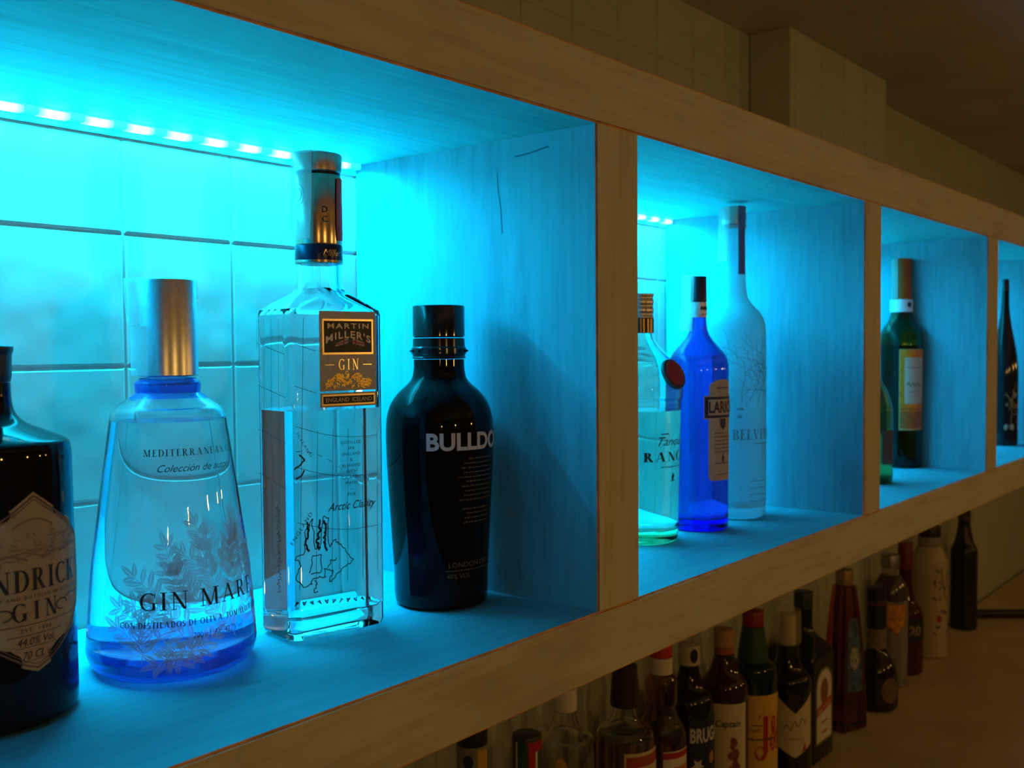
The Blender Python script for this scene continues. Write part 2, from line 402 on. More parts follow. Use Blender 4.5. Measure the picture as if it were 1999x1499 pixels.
# counter: worktop on a cabinet base
t = thing('bar_counter', 'long brown back-bar counter standing under the shelf against the tiled wall', 'counter', (.9, -.03, ZF))
bm = bmesh.new(); add_box(bm, -1.9, 1.9, -.30, .302, -ZF+ZC-.04, -ZF+ZC)
bmesh.ops.bevel(bm, geom=bm.edges[:], offset=.003, segments=2, affect='EDGES')
from_bm('worktop', bm, mat('brown_laminate', (.55, .43, .27), .42, noise=.12, nscale=7), t, smooth=False)
bm = bmesh.new(); add_box(bm, -1.88, 1.88, -.27, .30, 0, -ZF+ZC-.0405); from_bm('base_cabinet', bm, mat('dark_cabinet', (.16, .11, .07), .6, noise=.15), t, smooth=False)

# ------------------------------------------------------------------ the wall shelf unit and its LED strips
unit = thing('wall_shelf', 'long whitewashed wooden box shelf with blue-lit compartments on the tiled wall', 'shelf', (0, 0, 0))
def board(name, b, m, long_axis, inner):
    """board with its front arrises worn back to bare wood"""
    bm = bmesh.new(); add_box(bm, *b); y0 = b[2]
    ed = [e for e in bm.edges if all(abs(v.co.y-y0) < 1e-6 for v in e.verts) and abs((e.verts[0].co-e.verts[1].co)[long_axis]) > 1e-4]
    r = bmesh.ops.bevel(bm, geom=ed, offset=.0017, segments=2, affect='EDGES', material=1)
    for f in r['faces']: f.material_index = 1
    bm.normal_update()
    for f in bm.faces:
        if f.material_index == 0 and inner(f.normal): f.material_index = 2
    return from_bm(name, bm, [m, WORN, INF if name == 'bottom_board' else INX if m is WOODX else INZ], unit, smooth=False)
X0, X1 = -.565, 1.72
YB = D-.0008
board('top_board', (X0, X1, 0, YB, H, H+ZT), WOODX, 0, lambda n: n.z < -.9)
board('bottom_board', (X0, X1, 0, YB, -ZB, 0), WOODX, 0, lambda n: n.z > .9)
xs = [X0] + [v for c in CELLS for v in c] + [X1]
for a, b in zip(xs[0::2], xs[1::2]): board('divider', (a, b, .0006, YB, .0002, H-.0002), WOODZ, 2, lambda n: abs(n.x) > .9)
DIV1 = [o for o in unit.children if o.name.startswith('divider')][1]
for pts, wd in (([(.1010, .3520), (.1000, .3380), (.0975, .3250), (.0960, .3020)], .0007), ([(.0815, .3640), (.0660, .3650), (.0460, .3680)], .0012)):
    v = []
    for y, z in pts: v += [(-.0003, y, z-wd/2), (-.0003, y+wd, z+wd/2)]
    from_data('crack', v, [(2*i, 2*i+1, 2*i+3, 2*i+2) for i in range(len(pts)-1)], mat('dark_crack', (.03, .13, .18), .8), DIV1, smooth=False)
for a, b in CELLS:
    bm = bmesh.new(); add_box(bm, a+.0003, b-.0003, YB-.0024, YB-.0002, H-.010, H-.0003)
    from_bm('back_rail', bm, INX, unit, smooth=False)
SLEEVE = mat('lit_silicone_sleeve', (.5, .6, .65), .4, emit=(.004, .60, 1.0), es=2.2)
CHIP = mat('lit_led_chip', (.8, .8, .8), .4, emit=(.30, .95, 1.0), es=3)
nt = CHIP.node_tree; tc = nt.nodes.new('ShaderNodeTexCoord'); sx = nt.nodes.new('ShaderNodeSeparateXYZ'); ab = nt.nodes.new('ShaderNodeMath'); ab.operation = 'ABSOLUTE'
mr = nt.nodes.new('ShaderNodeMapRange'); mr.interpolation_type = 'SMOOTHSTEP'; mr.inputs['From Min'].default_value = .004; mr.inputs['From Max'].default_value = .0110; mr.inputs['To Min'].default_value = 3.4; mr.inputs['To Max'].default_value = .75
nt.links.new(tc.outputs['Object'], sx.inputs[0]); nt.links.new(sx.outputs['X'], ab.inputs[0]); nt.links.new(ab.outputs[0], mr.inputs['Value']); nt.links.new(mr.outputs['Result'], nt.nodes['Principled BSDF'].inputs['Emission Strength'])
LL = ['bright cyan LED strip along the back top edge of the nearest, largest compartment', 'cyan LED strip at the back of the second compartment, behind the blue bottle',
      'LED strip lighting the third compartment above the green bottle', 'LED strip lighting the farthest compartment above the slim dark bottle']
for (a, b), lab in zip(CELLS, LL):
    t = thing('led_strip', lab, 'light strip', (a, .2692, H), 0, 'LED strips under the shelf top')
    W = b-a
    bm = bmesh.new()
    loft(bm, [[(x, y, z) for y, z in ((-.0045, -.0001), (-.0045, -.0044), (-.0032, -.0056), (.0032, -.0056), (.0045, -.0044), (.0045, -.0001))] for x in (.004, W-.004)])
    from_bm('sleeve', bm, SLEEVE, t, smooth=False)
    n = int((W-.02)/.0333); x = W-.0605 % .0333
    first = None
    xs_ = [b-a-.0272-.0333*k for k in range(n+1) if b-a-.0272-.0333*k > .012] if a < 0 else [W-.014-.0333*k for k in range(n+1) if W-.014-.0333*k > .012]
    for x in xs_:
        if first is None:
            bm = bmesh.new(); loft(bm, [[(x_, y, z) for y, z in ((-.0047, -.0014), (-.0047, -.0046), (-.0034, -.0059), (.0030, -.0059), (.0030, -.0050), (-.0038, -.0040))] for x_ in (-.0112, .0112)])
            c = from_bm('led_chip', bm, CHIP, t, smooth=False); first = c
        else:
            c = first.copy(); COL.objects.link(c); c.parent = t
        c.location = (x, 0, 0)
    for spread, pw in ((64, BEAM_P), (172, WIDE_P)):
        l = bpy.data.lights.new('led_light', 'AREA'); l.shape = 'RECTANGLE'; l.size = W-.02; l.size_y = .006
        l.color = LED; l.energy = pw*W/.5*(.72 if a > .6 else 1); l.spread = math.radians(spread)
        o = bpy.data.objects.new('led_light', l); COL.objects.link(o); o.parent = t; o.location = (W/2, 0, -.0064)

# ------------------------------------------------------------------ bottle pieces
def circle_prism(bm, r, z0, z1, n=40, bev=.0008, cx=0, cy=0):
    loft(bm, [ring(r-bev, z0, n, cx, cy), ring(r, z0+bev, n, cx, cy), ring(r, z1-bev, n, cx, cy), ring(r-bev, z1, n, cx, cy)])
def cap(name, r, z0, z1, m, parent, bev=.001, n=48, label=None, r1=None, ridges=0):
    r1 = r if r1 is None else r1
    pr = [(r-bev, z0), (r, z0+bev)]
    if ridges:
        for k in range(ridges):
            z = z0+(z1-z0)*(k+.5)/ridges; rr_ = r+(r1-r)*(k+.5)/ridges; h = (z1-z0)/ridges*.28
            pr += [(rr_, z-h), (rr_-.0007, z-h*.4), (rr_-.0007, z+h*.4), (rr_, z+h)]
    pr += [(r1, z1-bev), (r1-bev*.3, z1-bev*.3), (r1-bev, z1)]
    return lathe(name, pr, m, parent, n, 30, label)
def seal_strip(parent, r, z0, z1, phi, wid, over=True, gap=.0015, m=FILM, flare=0, name='seal_strip', marks=True, ztop=None):
    """clear tax-seal film hanging down one side of the cap, bent over its top"""
    pts = []
    zt = (ztop if ztop else z1)
    n = 8
    for k in range(n+1):
        z = z0+(zt-z0)*k/n; d = r+gap+flare*(1-k/n)**2*(1 if flare else 0)
        pts.append((d, z))
    if over: pts += [(r*.8, zt+.0009), (0, zt+.0012), (-r*.85, zt+.0009), (-(r+.0012), zt-.0008), (-(r+.0015), zt-.012)]
    v, f = [], []
    for d, z in pts:
        for k in range(5):
            s = (k/4-.5)*wid
            # slightly curved across
            dd = d-(s*s)/(2*r)*.6*(1 if d > 0 else -1)
            v.append((dd*math.sin(phi)+s*math.cos(phi), -dd*math.cos(phi)+s*math.sin(phi), z))
    for i in range(len(pts)-1):
        for k in range(4): f.append((i*5+k, i*5+k+1, i*5+k+6, i*5+k+5))
    o = from_data(name, v, f, m, parent)
    return o

# ================================================================== nearest compartment
# ---- dark apothecary gin bottle with diamond label
def b_apothecary():
    t = thing('gin_bottle', 'black apothecary-style gin bottle with a tan diamond label, cut by the left edge', 'bottle', (-.3978, .1503, 0), math.radians(8))
    G = mat('black_brown_glass', (.004, .004, .005), .05, spec=.32)
    pr = fillet([(.02, .0012), (.040, 0), (.0478, .0018), (.0482, .010), (.0478, .075), (.0472, .150), (.0462, .1565), (.036, .1612), (.0225, .1668), (.0175, .1725), (.0160, .180), (.0158, .190)], [0, .003, .006, .002, .01, .01, .003, .006, .006, .006, .004, 0], 5)
    lathe('glass_body', pr, G, t)
    lathe('stopper', fillet([(.010, .1902), (.0158, .1902), (.0165, .1935), (.0168, .206), (.0178, .2085), (.0178, .2108), (.012, .2115)], .0008), mat('black_cork_stopper', (.012, .011, .012), .35, noise=.2), t, 48)
    S = surf_lathe(pr, .0478)
    def rows(k):   # diamond with soft sides
        base = [(.0325, 0), (.0355, .0075), (.050, .0285), (.062, .0385), (.075, .0425), (.090, .0428), (.102, .0405), (.113, .0275), (.123, .0115), (.1312, 0)]
        zc = .082
        return [(zc+(z-zc)*k, -max(w*k, 1e-4), max(w*k, 1e-4)) for z, w in base]
    TAN = mat('tan_label_paper', (.44, .31, .13), .7, noise=.08, nscale=90); BR = mat('brown_label_border', (.16, .095, .045), .6)
    patch('label', S, rows(1), TAN, t, 24, .0003)
    b = UV()
    for k, wd in ((.955, .0011), (.915, .0005)):
        R = rows(k); pts = [(a[2], a[0]) for a in R]; b.line(pts, wd); b.line([(-x, z) for x, z in pts], wd)
    b.wrap('label_border', S, BR, t, .0006)
    # engraved crest: sheaves of scratchy strokes
    e = UV(); rnd = random.Random(3)
    for k in range(90):
        x = rnd.uniform(-.027, .027); z = .0945+abs(rnd.gauss(0, .0075)); z = min(z, .122-abs(x)*.75)
        if z < .093: continue
        a = rnd.uniform(-.9, .9)+(.5 if x > 0 else -.5); l = rnd.uniform(.002, .006)
        e.line([(x, z), (x+l*math.cos(a), z+l*.35*math.sin(a)), (x+l*1.5*math.cos(a), z+l*.9*math.sin(a))], rnd.uniform(.0003, .0007))
    for s in (-1, 1): e.line([(s*.004, .094), (s*.012, .0975), (s*.022, .0965), (s*.030, .099), (s*.036, .0975)], .0012)
    e.line([(-.012+.024*i/8, .112+.0045*math.sin(PI*i/8)) for i in range(9)], .001)
    e.wrap('engraved_crest', S, mat('brown_engraving', (.25, .165, .08), .6), t, .0006)
    l = UV(); a = serif("HENDRICK'S", .0120, .0835, stem=.19)
    l.add(a.map(lambda u, v: (u, v+.0775)))
    l.add(serif('GIN', .0100, .0265, gap=.35, stem=.2), 0, .0615); 
    for s in (-1, 1):
        l.line([(s*(.0175+.0045*math.cos(q)), .066+.003*math.sin(q)) for q in [i*.6 for i in range(9)]], .0007)
        l.line([(s*.021, .069), (s*.026, .0705), (s*.032, .0695), (s*.0365, .0705)], .0006)
    l.line([(-.030, .0592), (.030, .0592)], .0004); l.line([(-.016, .0535), (.016, .0535)], .0004)
    l.line([(-.012, .047), (.012, .047)], .0003); l.line([(-.010, .0395), (.010, .0395)], .0003)
    l.add(sans('DISTILLED AND BOTTLED IN SCOTLAND', .0019, space=1.35, width=.070), 0, .0732)
    l.add(sans('EST. 1886', .0022, space=1.4, width=.0175), 0, .0552)
    l.add(sans('44.0% Vol.', .0042, shear=.25, width=.022), 0, .0480); l.add(sans('70 CL e', .0042, shear=.25, width=.0165), 0, .0405)
    l.wrap('label_lettering', S, INK, t, .0007)
    # raised letters round the shoulder
    R2 = surf_lathe(pr, .03); r = UV()
    emb = [(.0462, .1565), (.036, .1612), (.0225, .1668)]
    tx = sans('A P O T H E C A R Y', .0065)
    return t
b_apothecary()

# ---- tapered pale-blue bottle with olive-leaf print and aluminium cap
def b_taper():
    t = thing('gin_bottle', 'clear tapered gin bottle with blue base, olive-leaf print and tall aluminium cap', 'bottle', (-.2785, .1513, 0), 0)
    pr = fillet([(.018, .0030), (.040, .0012), (.0445, 0), (.0515, .0045), (.0540, .0130), (.0541, .0160), (.0500, .0663), (.0432, .1175), (.0362, .1665), (.0340, .1705), (.0235, .1775), (.0205, .1798), (.0205, .1805), (.0209, .1822), (.0209, .1860), (.0200, .1875), (.0185, .1880), (.0180, .1895), (.0135, .1900)],
                [0, .002, .002, .006, .003, .003, .01, .01, .004, .004, .004, .001, .0005, .001, .001, .0006, .0004, .0004, 0], 4)
    full, inn = shell_prof(pr, .0028, .0150); lv = .1620
    k = [i for i, (r, z) in enumerate(inn) if z < lv][-1]; rl = interp(inn, lv)
    inn = inn[:k+1] + [(rl, lv)] + inn[k+1:]
    wet_bottle([ring(r, z, 72) for r, z in pr], [ring(r, z, 72) for r, z in inn], lv, glass('faint_blue_glass', (.93, .97, 1.0)), mat('blue_base_glass', (.05, .20, 1.0), .02, 0, .72, 1.47), .0225, t, ring(rl+.00005, lv, 72), (.1760, .1890))
    cap('cap', .0196, .1906, .2536, ALU, t, .0007, 72, r1=.0189)
    S = surf_lathe(pr, .0455); SB = surf_lathe(pr, .0513)
    # olive branches printed in pale grey
    LEAF = printed('grey_leaf_print', (.60, .58, .56), .62, .45); rnd = random.Random(11); lf = UV(); mid = UV()
    def leaf(x, z, a, l, wd):
        c, s = math.cos(a), math.sin(a); P = lambda p, q: (x+p*c-q*s, z+p*s+q*c)
        for sg in (1, -1):
            prof_ = [(0, .06), (.15, .55), (.4, 1), (.65, .85), (.85, .45), (1, .04)]
            for (p0, w0), (p1, w1) in zip(prof_, prof_[1:]):
                lf.poly([P(p0*l, sg*wd*.10), P(p1*l, sg*wd*.10), P(p1*l, sg*wd*max(w1, .12)), P(p0*l, sg*wd*max(w0, .12))])
    def branch(x, z, a, n, l, bend=0.0):
        for k in range(n):
            a += bend; x2, z2 = x+.0058*math.cos(a), z+.0058*math.sin(a)
            lf.line([(x, z), (x2, z2)], .0005); x, z = x2, z2
            for sg in (1, -1): leaf(x, z, a+sg*rnd.uniform(.65, 1.0), l*rnd.uniform(.8, 1.1)*(1-.25*k/n), .0019)
        leaf(x, z, a, l, .0020)
    trunk = (.004, .018)
    for x, z, a, n, l, bd in ((-.012, .026, 2.75, 4, .013, -.05), (-.016, .034, 2.35, 5, .013, .06), (-.006, .040, 2.0, 6, .013, .04), (.002, .042, 1.7, 7, .013, .03), (.010, .044, 1.45, 7, .013, -.03),
                              (.018, .044, 1.2, 6, .013, -.05), (.026, .040, .9, 5, .013, .05), (-.020, .020, 3.2, 3, .012, .1), (.03, .028, .6, 4, .012, .05), (-.002, .058, 1.9, 5, .012, .12),
                              (.008, .060, 1.55, 5, .012, -.08), (.016, .062, 1.3, 5, .012, .05), (-.030, .028, 2.9, 3, .012, -.2), (-.004, .020, 3.0, 4, .012, .03), (.012, .024, 1.9, 4, .012, .1), (-.034, .045, 2.6, 3, .012, .1), (.022, .058, 1.0, 4, .012, .05), (-.010, .050, 2.4, 4, .012, -.1), (-.034, .052, 2.2, 4, .013, .08), (-.040, .036, 2.7, 4, .013, -.05), (-.044, .022, 2.2, 4, .013, .10), (-.046, .016, 1.4, 3, .013, .10), (-.022, .064, 2.2, 4, .012, -.08), (-.004, .076, 1.8, 4, .012, .05), (.012, .078, 1.4, 4, .012, -.05), (.022, .072, 1.1, 4, .012, .06), (.030, .052, .9, 5, .012, .04), (-.026, .018, .2, 4, .012, .1), (-.036, .024, -.6, 2, .013, .0), (.036, .036, 1.2, 5, .012, -.04), (.034, .052, 1.4, 4, .012, .06), (.026, .064, 1.5, 4, .012, .05), (.004, .064, 1.75, 5, .012, .02), (.016, .050, 1.7, 5, .012, .03), (.020, .026, 1.2, 4, .012, .05), (.034, .020, .9, 4, .012, .1), (-.016, .044, 2.0, 5, .012, .02), (-.024, .036, 2.3, 4, .012, .02)):
        branch(x, z, a, n, l, bd)
    lf.wrap('leaf_print', SB, LEAF, t, .0004)
    l = UV()
    l.add(serif('GIN', .0110, .0285, stem=.15), -.0332, .0478); l.add(serif('MARE', .0110, .0460, stem=.15), .0115, .0478)
    l.add(serif('CON DESTILADOS DE OLIVA, TOMILLO, ROMERO', .0037, .108, stem=.2, thin=.09), -.006, .0372)
    l.add(sans('700 ml  Alc. 42,7% vol.', .0034, width=.036), .0015, .0290)
    l.wrap('lettering', SB, INK, t, .0007)
    l = UV(); S3 = surf_lathe(pr, .0398)
    l.add(serif('MEDITERRANEAN GIN', .0043, .0680, stem=.17, gap=.24), -.0035, .1415)
    l.wrap('lettering', S3, INK, t, .0006)
    l = UV(); l.add(sans('Colección de autor', .0044, shear=.45, width=.0490), -.0045, .1318); l.wrap('script_lettering', S3, INK, t, .0006)
    # tax seal: upper film standing off the cap, lower film stuck to it
    vd = math.atan2(-.6467+.28, .4471+.1513)      # towards the camera, seen from the bottle
    ph = vd-math.radians(60)
    s = seal_strip(t, .0185, .2232, .2538, ph, .015, True, .0080, flare=-.0020)
    seal_strip(t, .0190, .1912, .2230, ph+.05, .019, False, .0032)
    n = UV(); n.add(sans('6279572', .0022, width=.0145).map(lambda u, v: (-v, u)), -.0015, .238)
    d0 = .0268
    n.wrap('seal_number', lambda u, v, off: ((d0)*math.sin(ph)+u*math.cos(ph), -d0*math.cos(ph)+u*math.sin(ph), v), FILM_D, t, 0)
b_taper()

# ---- tall square clear bottle with framed label and map print
def b_square():
    t = thing('gin_bottle', 'tall clear flat-sided gin bottle with gold-framed black label, printed map and bronze neck foil', 'bottle', (-.1646, .1335, 0), math.radians(-8.6))
    K = 8; hx, hy = .0400, .0250
    shoulder = [(.0215, .0190, .0160, .2475), (.0172, .0172, .0170, .2512), (.0166, .0166, .0166, .2535), (.0160, .0160, .0160, .257), (.0160, .0160, .0160, .3350)]
    outer = [(hx-.006, hy-.006, .010, .0006), (hx-.001, hy-.001, .009, .0028), (hx, hy, .0085, .006), (hx, hy, .0085, .2325), (hx-.0008, hy-.0008, .0085, .2358), (hx-.0050, hy-.0035, .009, .2392)] + shoulder
    lv = .1640
    inner = [(hx-.012, hy-.010, .008, .0150), (hx-.0045, hy-.0045, .0075, .0165), (hx-.0030, hy-.0030, .0062, .0195), (hx-.0029, hy-.0029, .0061, lv), (hx-.0028, hy-.0028, .0060, .2320), (hx-.0055, hy-.0050, .0060, .2350),
             (.0185, .0160, .0140, .2450), (.0142, .0142, .0140, .2495), (.0130, .0130, .0130, .2550), (.0130, .0130, .0130, .3345)]
    wet_bottle([rring(*q, K) for q in outer], [rring(*q, K) for q in inner], lv, CLEAR, CLEAR, -1, t, rring(hx-.00285, hy-.00285, .0061, lv, K), angle=32)
    # neck foil and cap
    BZ = mat('bronze_foil', (.62, .47, .33), .22, 1.0, noise=.08, nscale=200); NV = mat('navy_foil', (.010, .016, .05), .25, .4)
    lathe('neck_foil', [(.0161, .2825), (.0168, .2830), (.0170, .284), (.0166, .3325), (.0160, .3335)], BZ, t, 48)
    lathe('neck_band', [(.0162, .2695), (.0171, .2697), (.0173, .2702), (.0173, .2822), (.0171, .2826), (.0162, .2828)], NV, t, 48)
    lathe('band_edge', [(.01720, .2696), (.0176, .2699), (.0176, .2716), (.0172, .2719)], BZ, t, 48)
    cap('cap', .0170, .3352, .3487, mat('bronze_cap', (.66, .53, .42), .26, 1.0), t, .0009, 48, r1=.0176)
    lathe('cap_collar', [(.0150, .3330), (.0162, .3330), (.0162, .3352), (.0150, .3352)], mat('dark_collar', (.02, .025, .03), .2, .6), t, 48)
    SN = surf_lathe([(.0174, .26), (.0168, .34)], .0170)
    l = UV(); l.add(sans('D', .0042), -.0045, .3055); l.add(sans('C', .0042), -.0045, .2985); l.wrap('foil_lettering', SN, INK, t, .0004)
    l = UV(); l.add(sans("Miller's", .0045, shear=.4, width=.019), .003, .2745); l.wrap('band_lettering', surf_lathe([(.0174, .26), (.0174, .29)]), BZ, t, .0004)
    RED = mat('dark_red_foil', (.36, .045, .035), .4); rows = [(.286, .0055, .0135), (.298, .0045, .0145), (.318, .0050, .0150), (.331, .0058, .0155)]
    patch('foil_emblem', SN, rows, RED, t, 8, .0005)
    ph = math.atan2(-.6467+.1646, .4471+.1335)-math.radians(42)+math.radians(8.6)
    seal_strip(t, .0172, .2860, .3490, ph, .020, True, .0018, flare=.0030)
    d0 = .0212; s = UV()
    s.line([(.0035*math.cos(i*.42), .3175+.0045*math.sin(i*.42)) for i in range(16)], .0010); s.line([(.0060*math.cos(i*.42)*1, .3175+.0075*math.sin(i*.42)) for i in range(16)], .0005)
    s.add(sans('YO07', .0022, width=.009).map(lambda u, v: (-v, u)), .001, .2955)
    s.wrap('seal_print', lambda u, v, off: (d0*math.sin(ph)+u*math.cos(ph), -d0*math.cos(ph)+u*math.sin(ph), v), film('seal_ink', (.2, .32, .42), .55), t, 0)
    # framed labels on the front face
    FRONT = surf_plane(-hy); S = lambda u, v, off=.0004: FRONT(.0078+.9*u, v, off); GOLD = mat('gold_frame_foil', (.78, .58, .30), .28, 1.0); PEW = mat('pewter_label_foil', (.40, .38, .36), .45, .35, noise=.08, nscale=150); NAV = mat('midnight_label_field', (.006, .008, .018), .4)
    c0 = 0
    patch('label', S, rect_rows(c0-.0264, c0+.0264, .1775, .2345), PEW, t, 2, .0004)
    patch('label_frame', S, rect_rows(c0-.0238, c0+.0238, .2035, .2290), GOLD, t, 2, .0006)
    patch('label_field', S, rect_rows(c0-.0222, c0+.0222, .2050, .2275), NAV, t, 2, .0008)
    patch('label', S, rect_rows(c0-.0264, c0+.0264, .1660, .1762), PEW, t, 2, .0004)
    patch('label_frame', S, rect_rows(c0-.0248, c0+.0248, .1672, .1750), GOLD, t, 2, .0006)
    patch('label_field', S, rect_rows(c0-.0236, c0+.0236, .1684, .1738), NAV, t, 2, .0008)
    PALE = mat('pale_gold_print', (.72, .62, .46), .4, .3); l = UV()
    l.add(sans('MARTIN', .0035, bold=.02, space=1.3, width=.0385), c0, .2222)
    a = sans("MILLER'S", .0048, bold=.02, space=1.2, width=.0420).map(lambda u, v: (u, v+.2155-(u/.021)**2*.0042)); l.add(a, c0)
    l.add(sans('ENGLAND  ICELAND', .0029, width=.043), c0, .1697)
    l.wrap('label_lettering', S, PALE, t, .0010)
    # two little waving flags
    f1, f2 = UV(), UV()
    for i in range(6):
        u = -.0125+.012*i/6; z = .2090+.0028*(i/6); f1.poly([(u, z), (u+.0021, z+.0004), (u+.0021, z+.0044-.0003*(6-i)), (u, z+.0040-.0003*(6-i))])
        u = .0130-.011*i/6; z = .2095+.0022*(i/6); f1.poly([(u, z), (u+.0019, z-.0004), (u+.0019, z+.0026+.0002*i), (u, z+.003+.0002*i)])
        f2.rect(-.0125+.012*i/6, -.0125+.012*(i+1)/6, .2103+.0028*i/6, .2112+.0028*i/6); f2.rect(.0130-.011*i/6, .0149-.011*i/6, .2104+.0022*i/6, .2114+.0022*i/6)
    f2.rect(-.0050, -.0040, .2108, .2150); f2.rect(.006, .0070, .2098, .2145)
    f1.map(lambda u, v: (u+c0, v)); f2.map(lambda u, v: (u+c0, v))
    f1.wrap('printed_flag', S, mat('flag_white', (.55, .48, .42), .5), t, .0010); f2.wrap('printed_flag', S, mat('flag_red', (.45, .04, .03), .5), t, .0012)
    l = UV(); l.add(serif('GIN', .0078, .0185, gap=.35), c0, .1925)
    for sg in (-1, 1): l.line([(c0+sg*.0135, .1962), (c0+sg*.022, .1962)], .0005)
    l.wrap('label_lettering', S, mat('bright_gold_print', (.9, .74, .45), .2, 1.0), t, .0008)
    rnd = random.Random(5); sw = UV()
    for k in range(110):
        x = rnd.uniform(-.021, .021); zt = .1800+.0105*(1-(x/.026)**2); z = rnd.uniform(.1800, zt); r = rnd.uniform(.0006, .0013)
        sw.line([(x+r*math.cos(i*1.05), z+r*math.sin(i*1.05)) for i in range(6)], .0005)
    sw.map(lambda u, v: (u+c0, v)).wrap('gold_scrollwork', S, mat('gold_scroll', (.85, .55, .12), .3, .9), t, .0008)
    # map grid lines and coasts
    lw = .00036; SL = surf_side(-hx); gl = UV()
    for k in range(4): gl.line([(-.0195+.0105*k-.0040*j/8, .229-.180*j/8) for j in range(9) if -.0205 < -.0195+.0105*k-.0040*j/8], lw)
    for z in (.212, .182, .150, .118): gl.line([(-.020+.040*i/8, z-.008*i/8) for i in range(9)], lw)
    for k in range(14): gl.line([(.006+.0010*(k % 3)+.001*j*(1 if (j+k) % 2 else -1), .098-.0045*k-.0015*j) for j in range(4)], .0006)
    gl.wrap('map_lines', SL, INK, t, .0005)
    l = UV(); rnd = random.Random(9)
    for k in range(6): l.line([(-.0285+.0122*k-.0060*(1-k/7)*j/12, .2295-.190*j/12) for j in range(13) if not (.2295-.190*j/12 > .164 and -.0285+.0122*k > -.017)], lw)
    for z in (.2095, .180, .152, .1235, .0850): l.line([(-.036+.068*i/12, z+.002-.010*i/12-.004*math.sin(PI*i/12)) for i in range(13) if not (z > .166 and -.036+.068*i/12 > -.017)], lw)
    for i in range(0, 9, 2): l.line([(-.036+.0042*i, .1365-.0002*i*i), (-.036+.0042*(i+1), .1365-.0002*(i+1)**2)], lw)
    l.line([(-.0335+.004*math.sin(i*.55)+rnd.uniform(-.0008, .0008), .1340-.0013*i) for i in range(9)], .0012)
    l.line([(-.0295, .1230), (-.0315, .1195), (-.0345, .1180), (-.0362, .1175)], .0012)
    a = sans('ICELAND', .0024, space=1.3, width=.020); l.add(a.map(lambda u, v: (-.0300+u*.55+v*.6, .1400-u*.85+v*.5)))
    def coast(pts, jit=.0009, w_=.0007):
        pts = [(-.038+(x+.0265)*1.45, .041+(z-.030)*.80) for x, z in pts]; out = []
        for (x0_, y0_), (x1_, y1_) in zip(pts, pts[1:]):
            for j in range(5): out.append((x0_+(x1_-x0_)*j/5+rnd.uniform(-jit, jit), y0_+(y1_-y0_)*j/5+rnd.uniform(-jit, jit)))
        l.line(out, w_)
    coast([(-.022, .030), (-.0265, .040), (-.023, .050), (-.0265, .056), (-.021, .060), (-.0205, .078), (-.0170, .088), (-.0155, .062), (-.012, .062), (-.011, .090), (-.008, .088), (-.0075, .062), (-.004, .068), (-.001, .062), (.003, .054), (.0065, .047), (.002, .042), (-.003, .036), (-.008, .030), (-.005, .040), (-.011, .044), (-.010, .036), (-.017, .036), (-.018, .031), (-.022, .030)])
    coast([(-.019, .040), (-.0165, .056), (-.012, .056), (-.012, .040), (-.019, .040)]); coast([(-.0085, .044), (-.006, .050), (-.002, .050)])
    for x in (-.0195, -.0130, -.0095): coast([(x, .060), (x-.0010, .070), (x+.0006, .078), (x, .088)], .0014, .0016)
    for pts in ([(-.0155, .034), (-.015, .028), (-.0165, .024), (-.0140, .024)],): coast(pts)
    a = sans('ENGLAND', .0027, space=1.3, width=.026); l.add(a.map(lambda u, v: (-.0315+u*.62-v*.78, .0815+u*.78+v*.62)))
    for k, s_ in enumerate(('DISTILLED', 'IN', 'ENGLAND', '&', 'BLENDED', 'WITH', 'ICELANDIC', 'WATER', '-', 'FOR')):
        l.add(sans(s_, .0021, bold=.01, space=1.15, width=min(.0170, .0022*len(s_))), .0092, .1390-.0042*k)
    for k in range(11): l.line([(-.037+.0060*k+.0016*math.cos(j*1.9+k), .0300-.0006*k+.0016*math.sin(j*2.3)) for j in range(7)], .0005)
    l.wrap('map_lines', FRONT, INK, t, .0005)
    l = UV(); l.add(sans('Arctic Clarity', .0056, shear=.5, bold=.01, width=.041), .0094, .0918); l.wrap('script_lettering', FRONT, INK, t, .0006)
b_square()

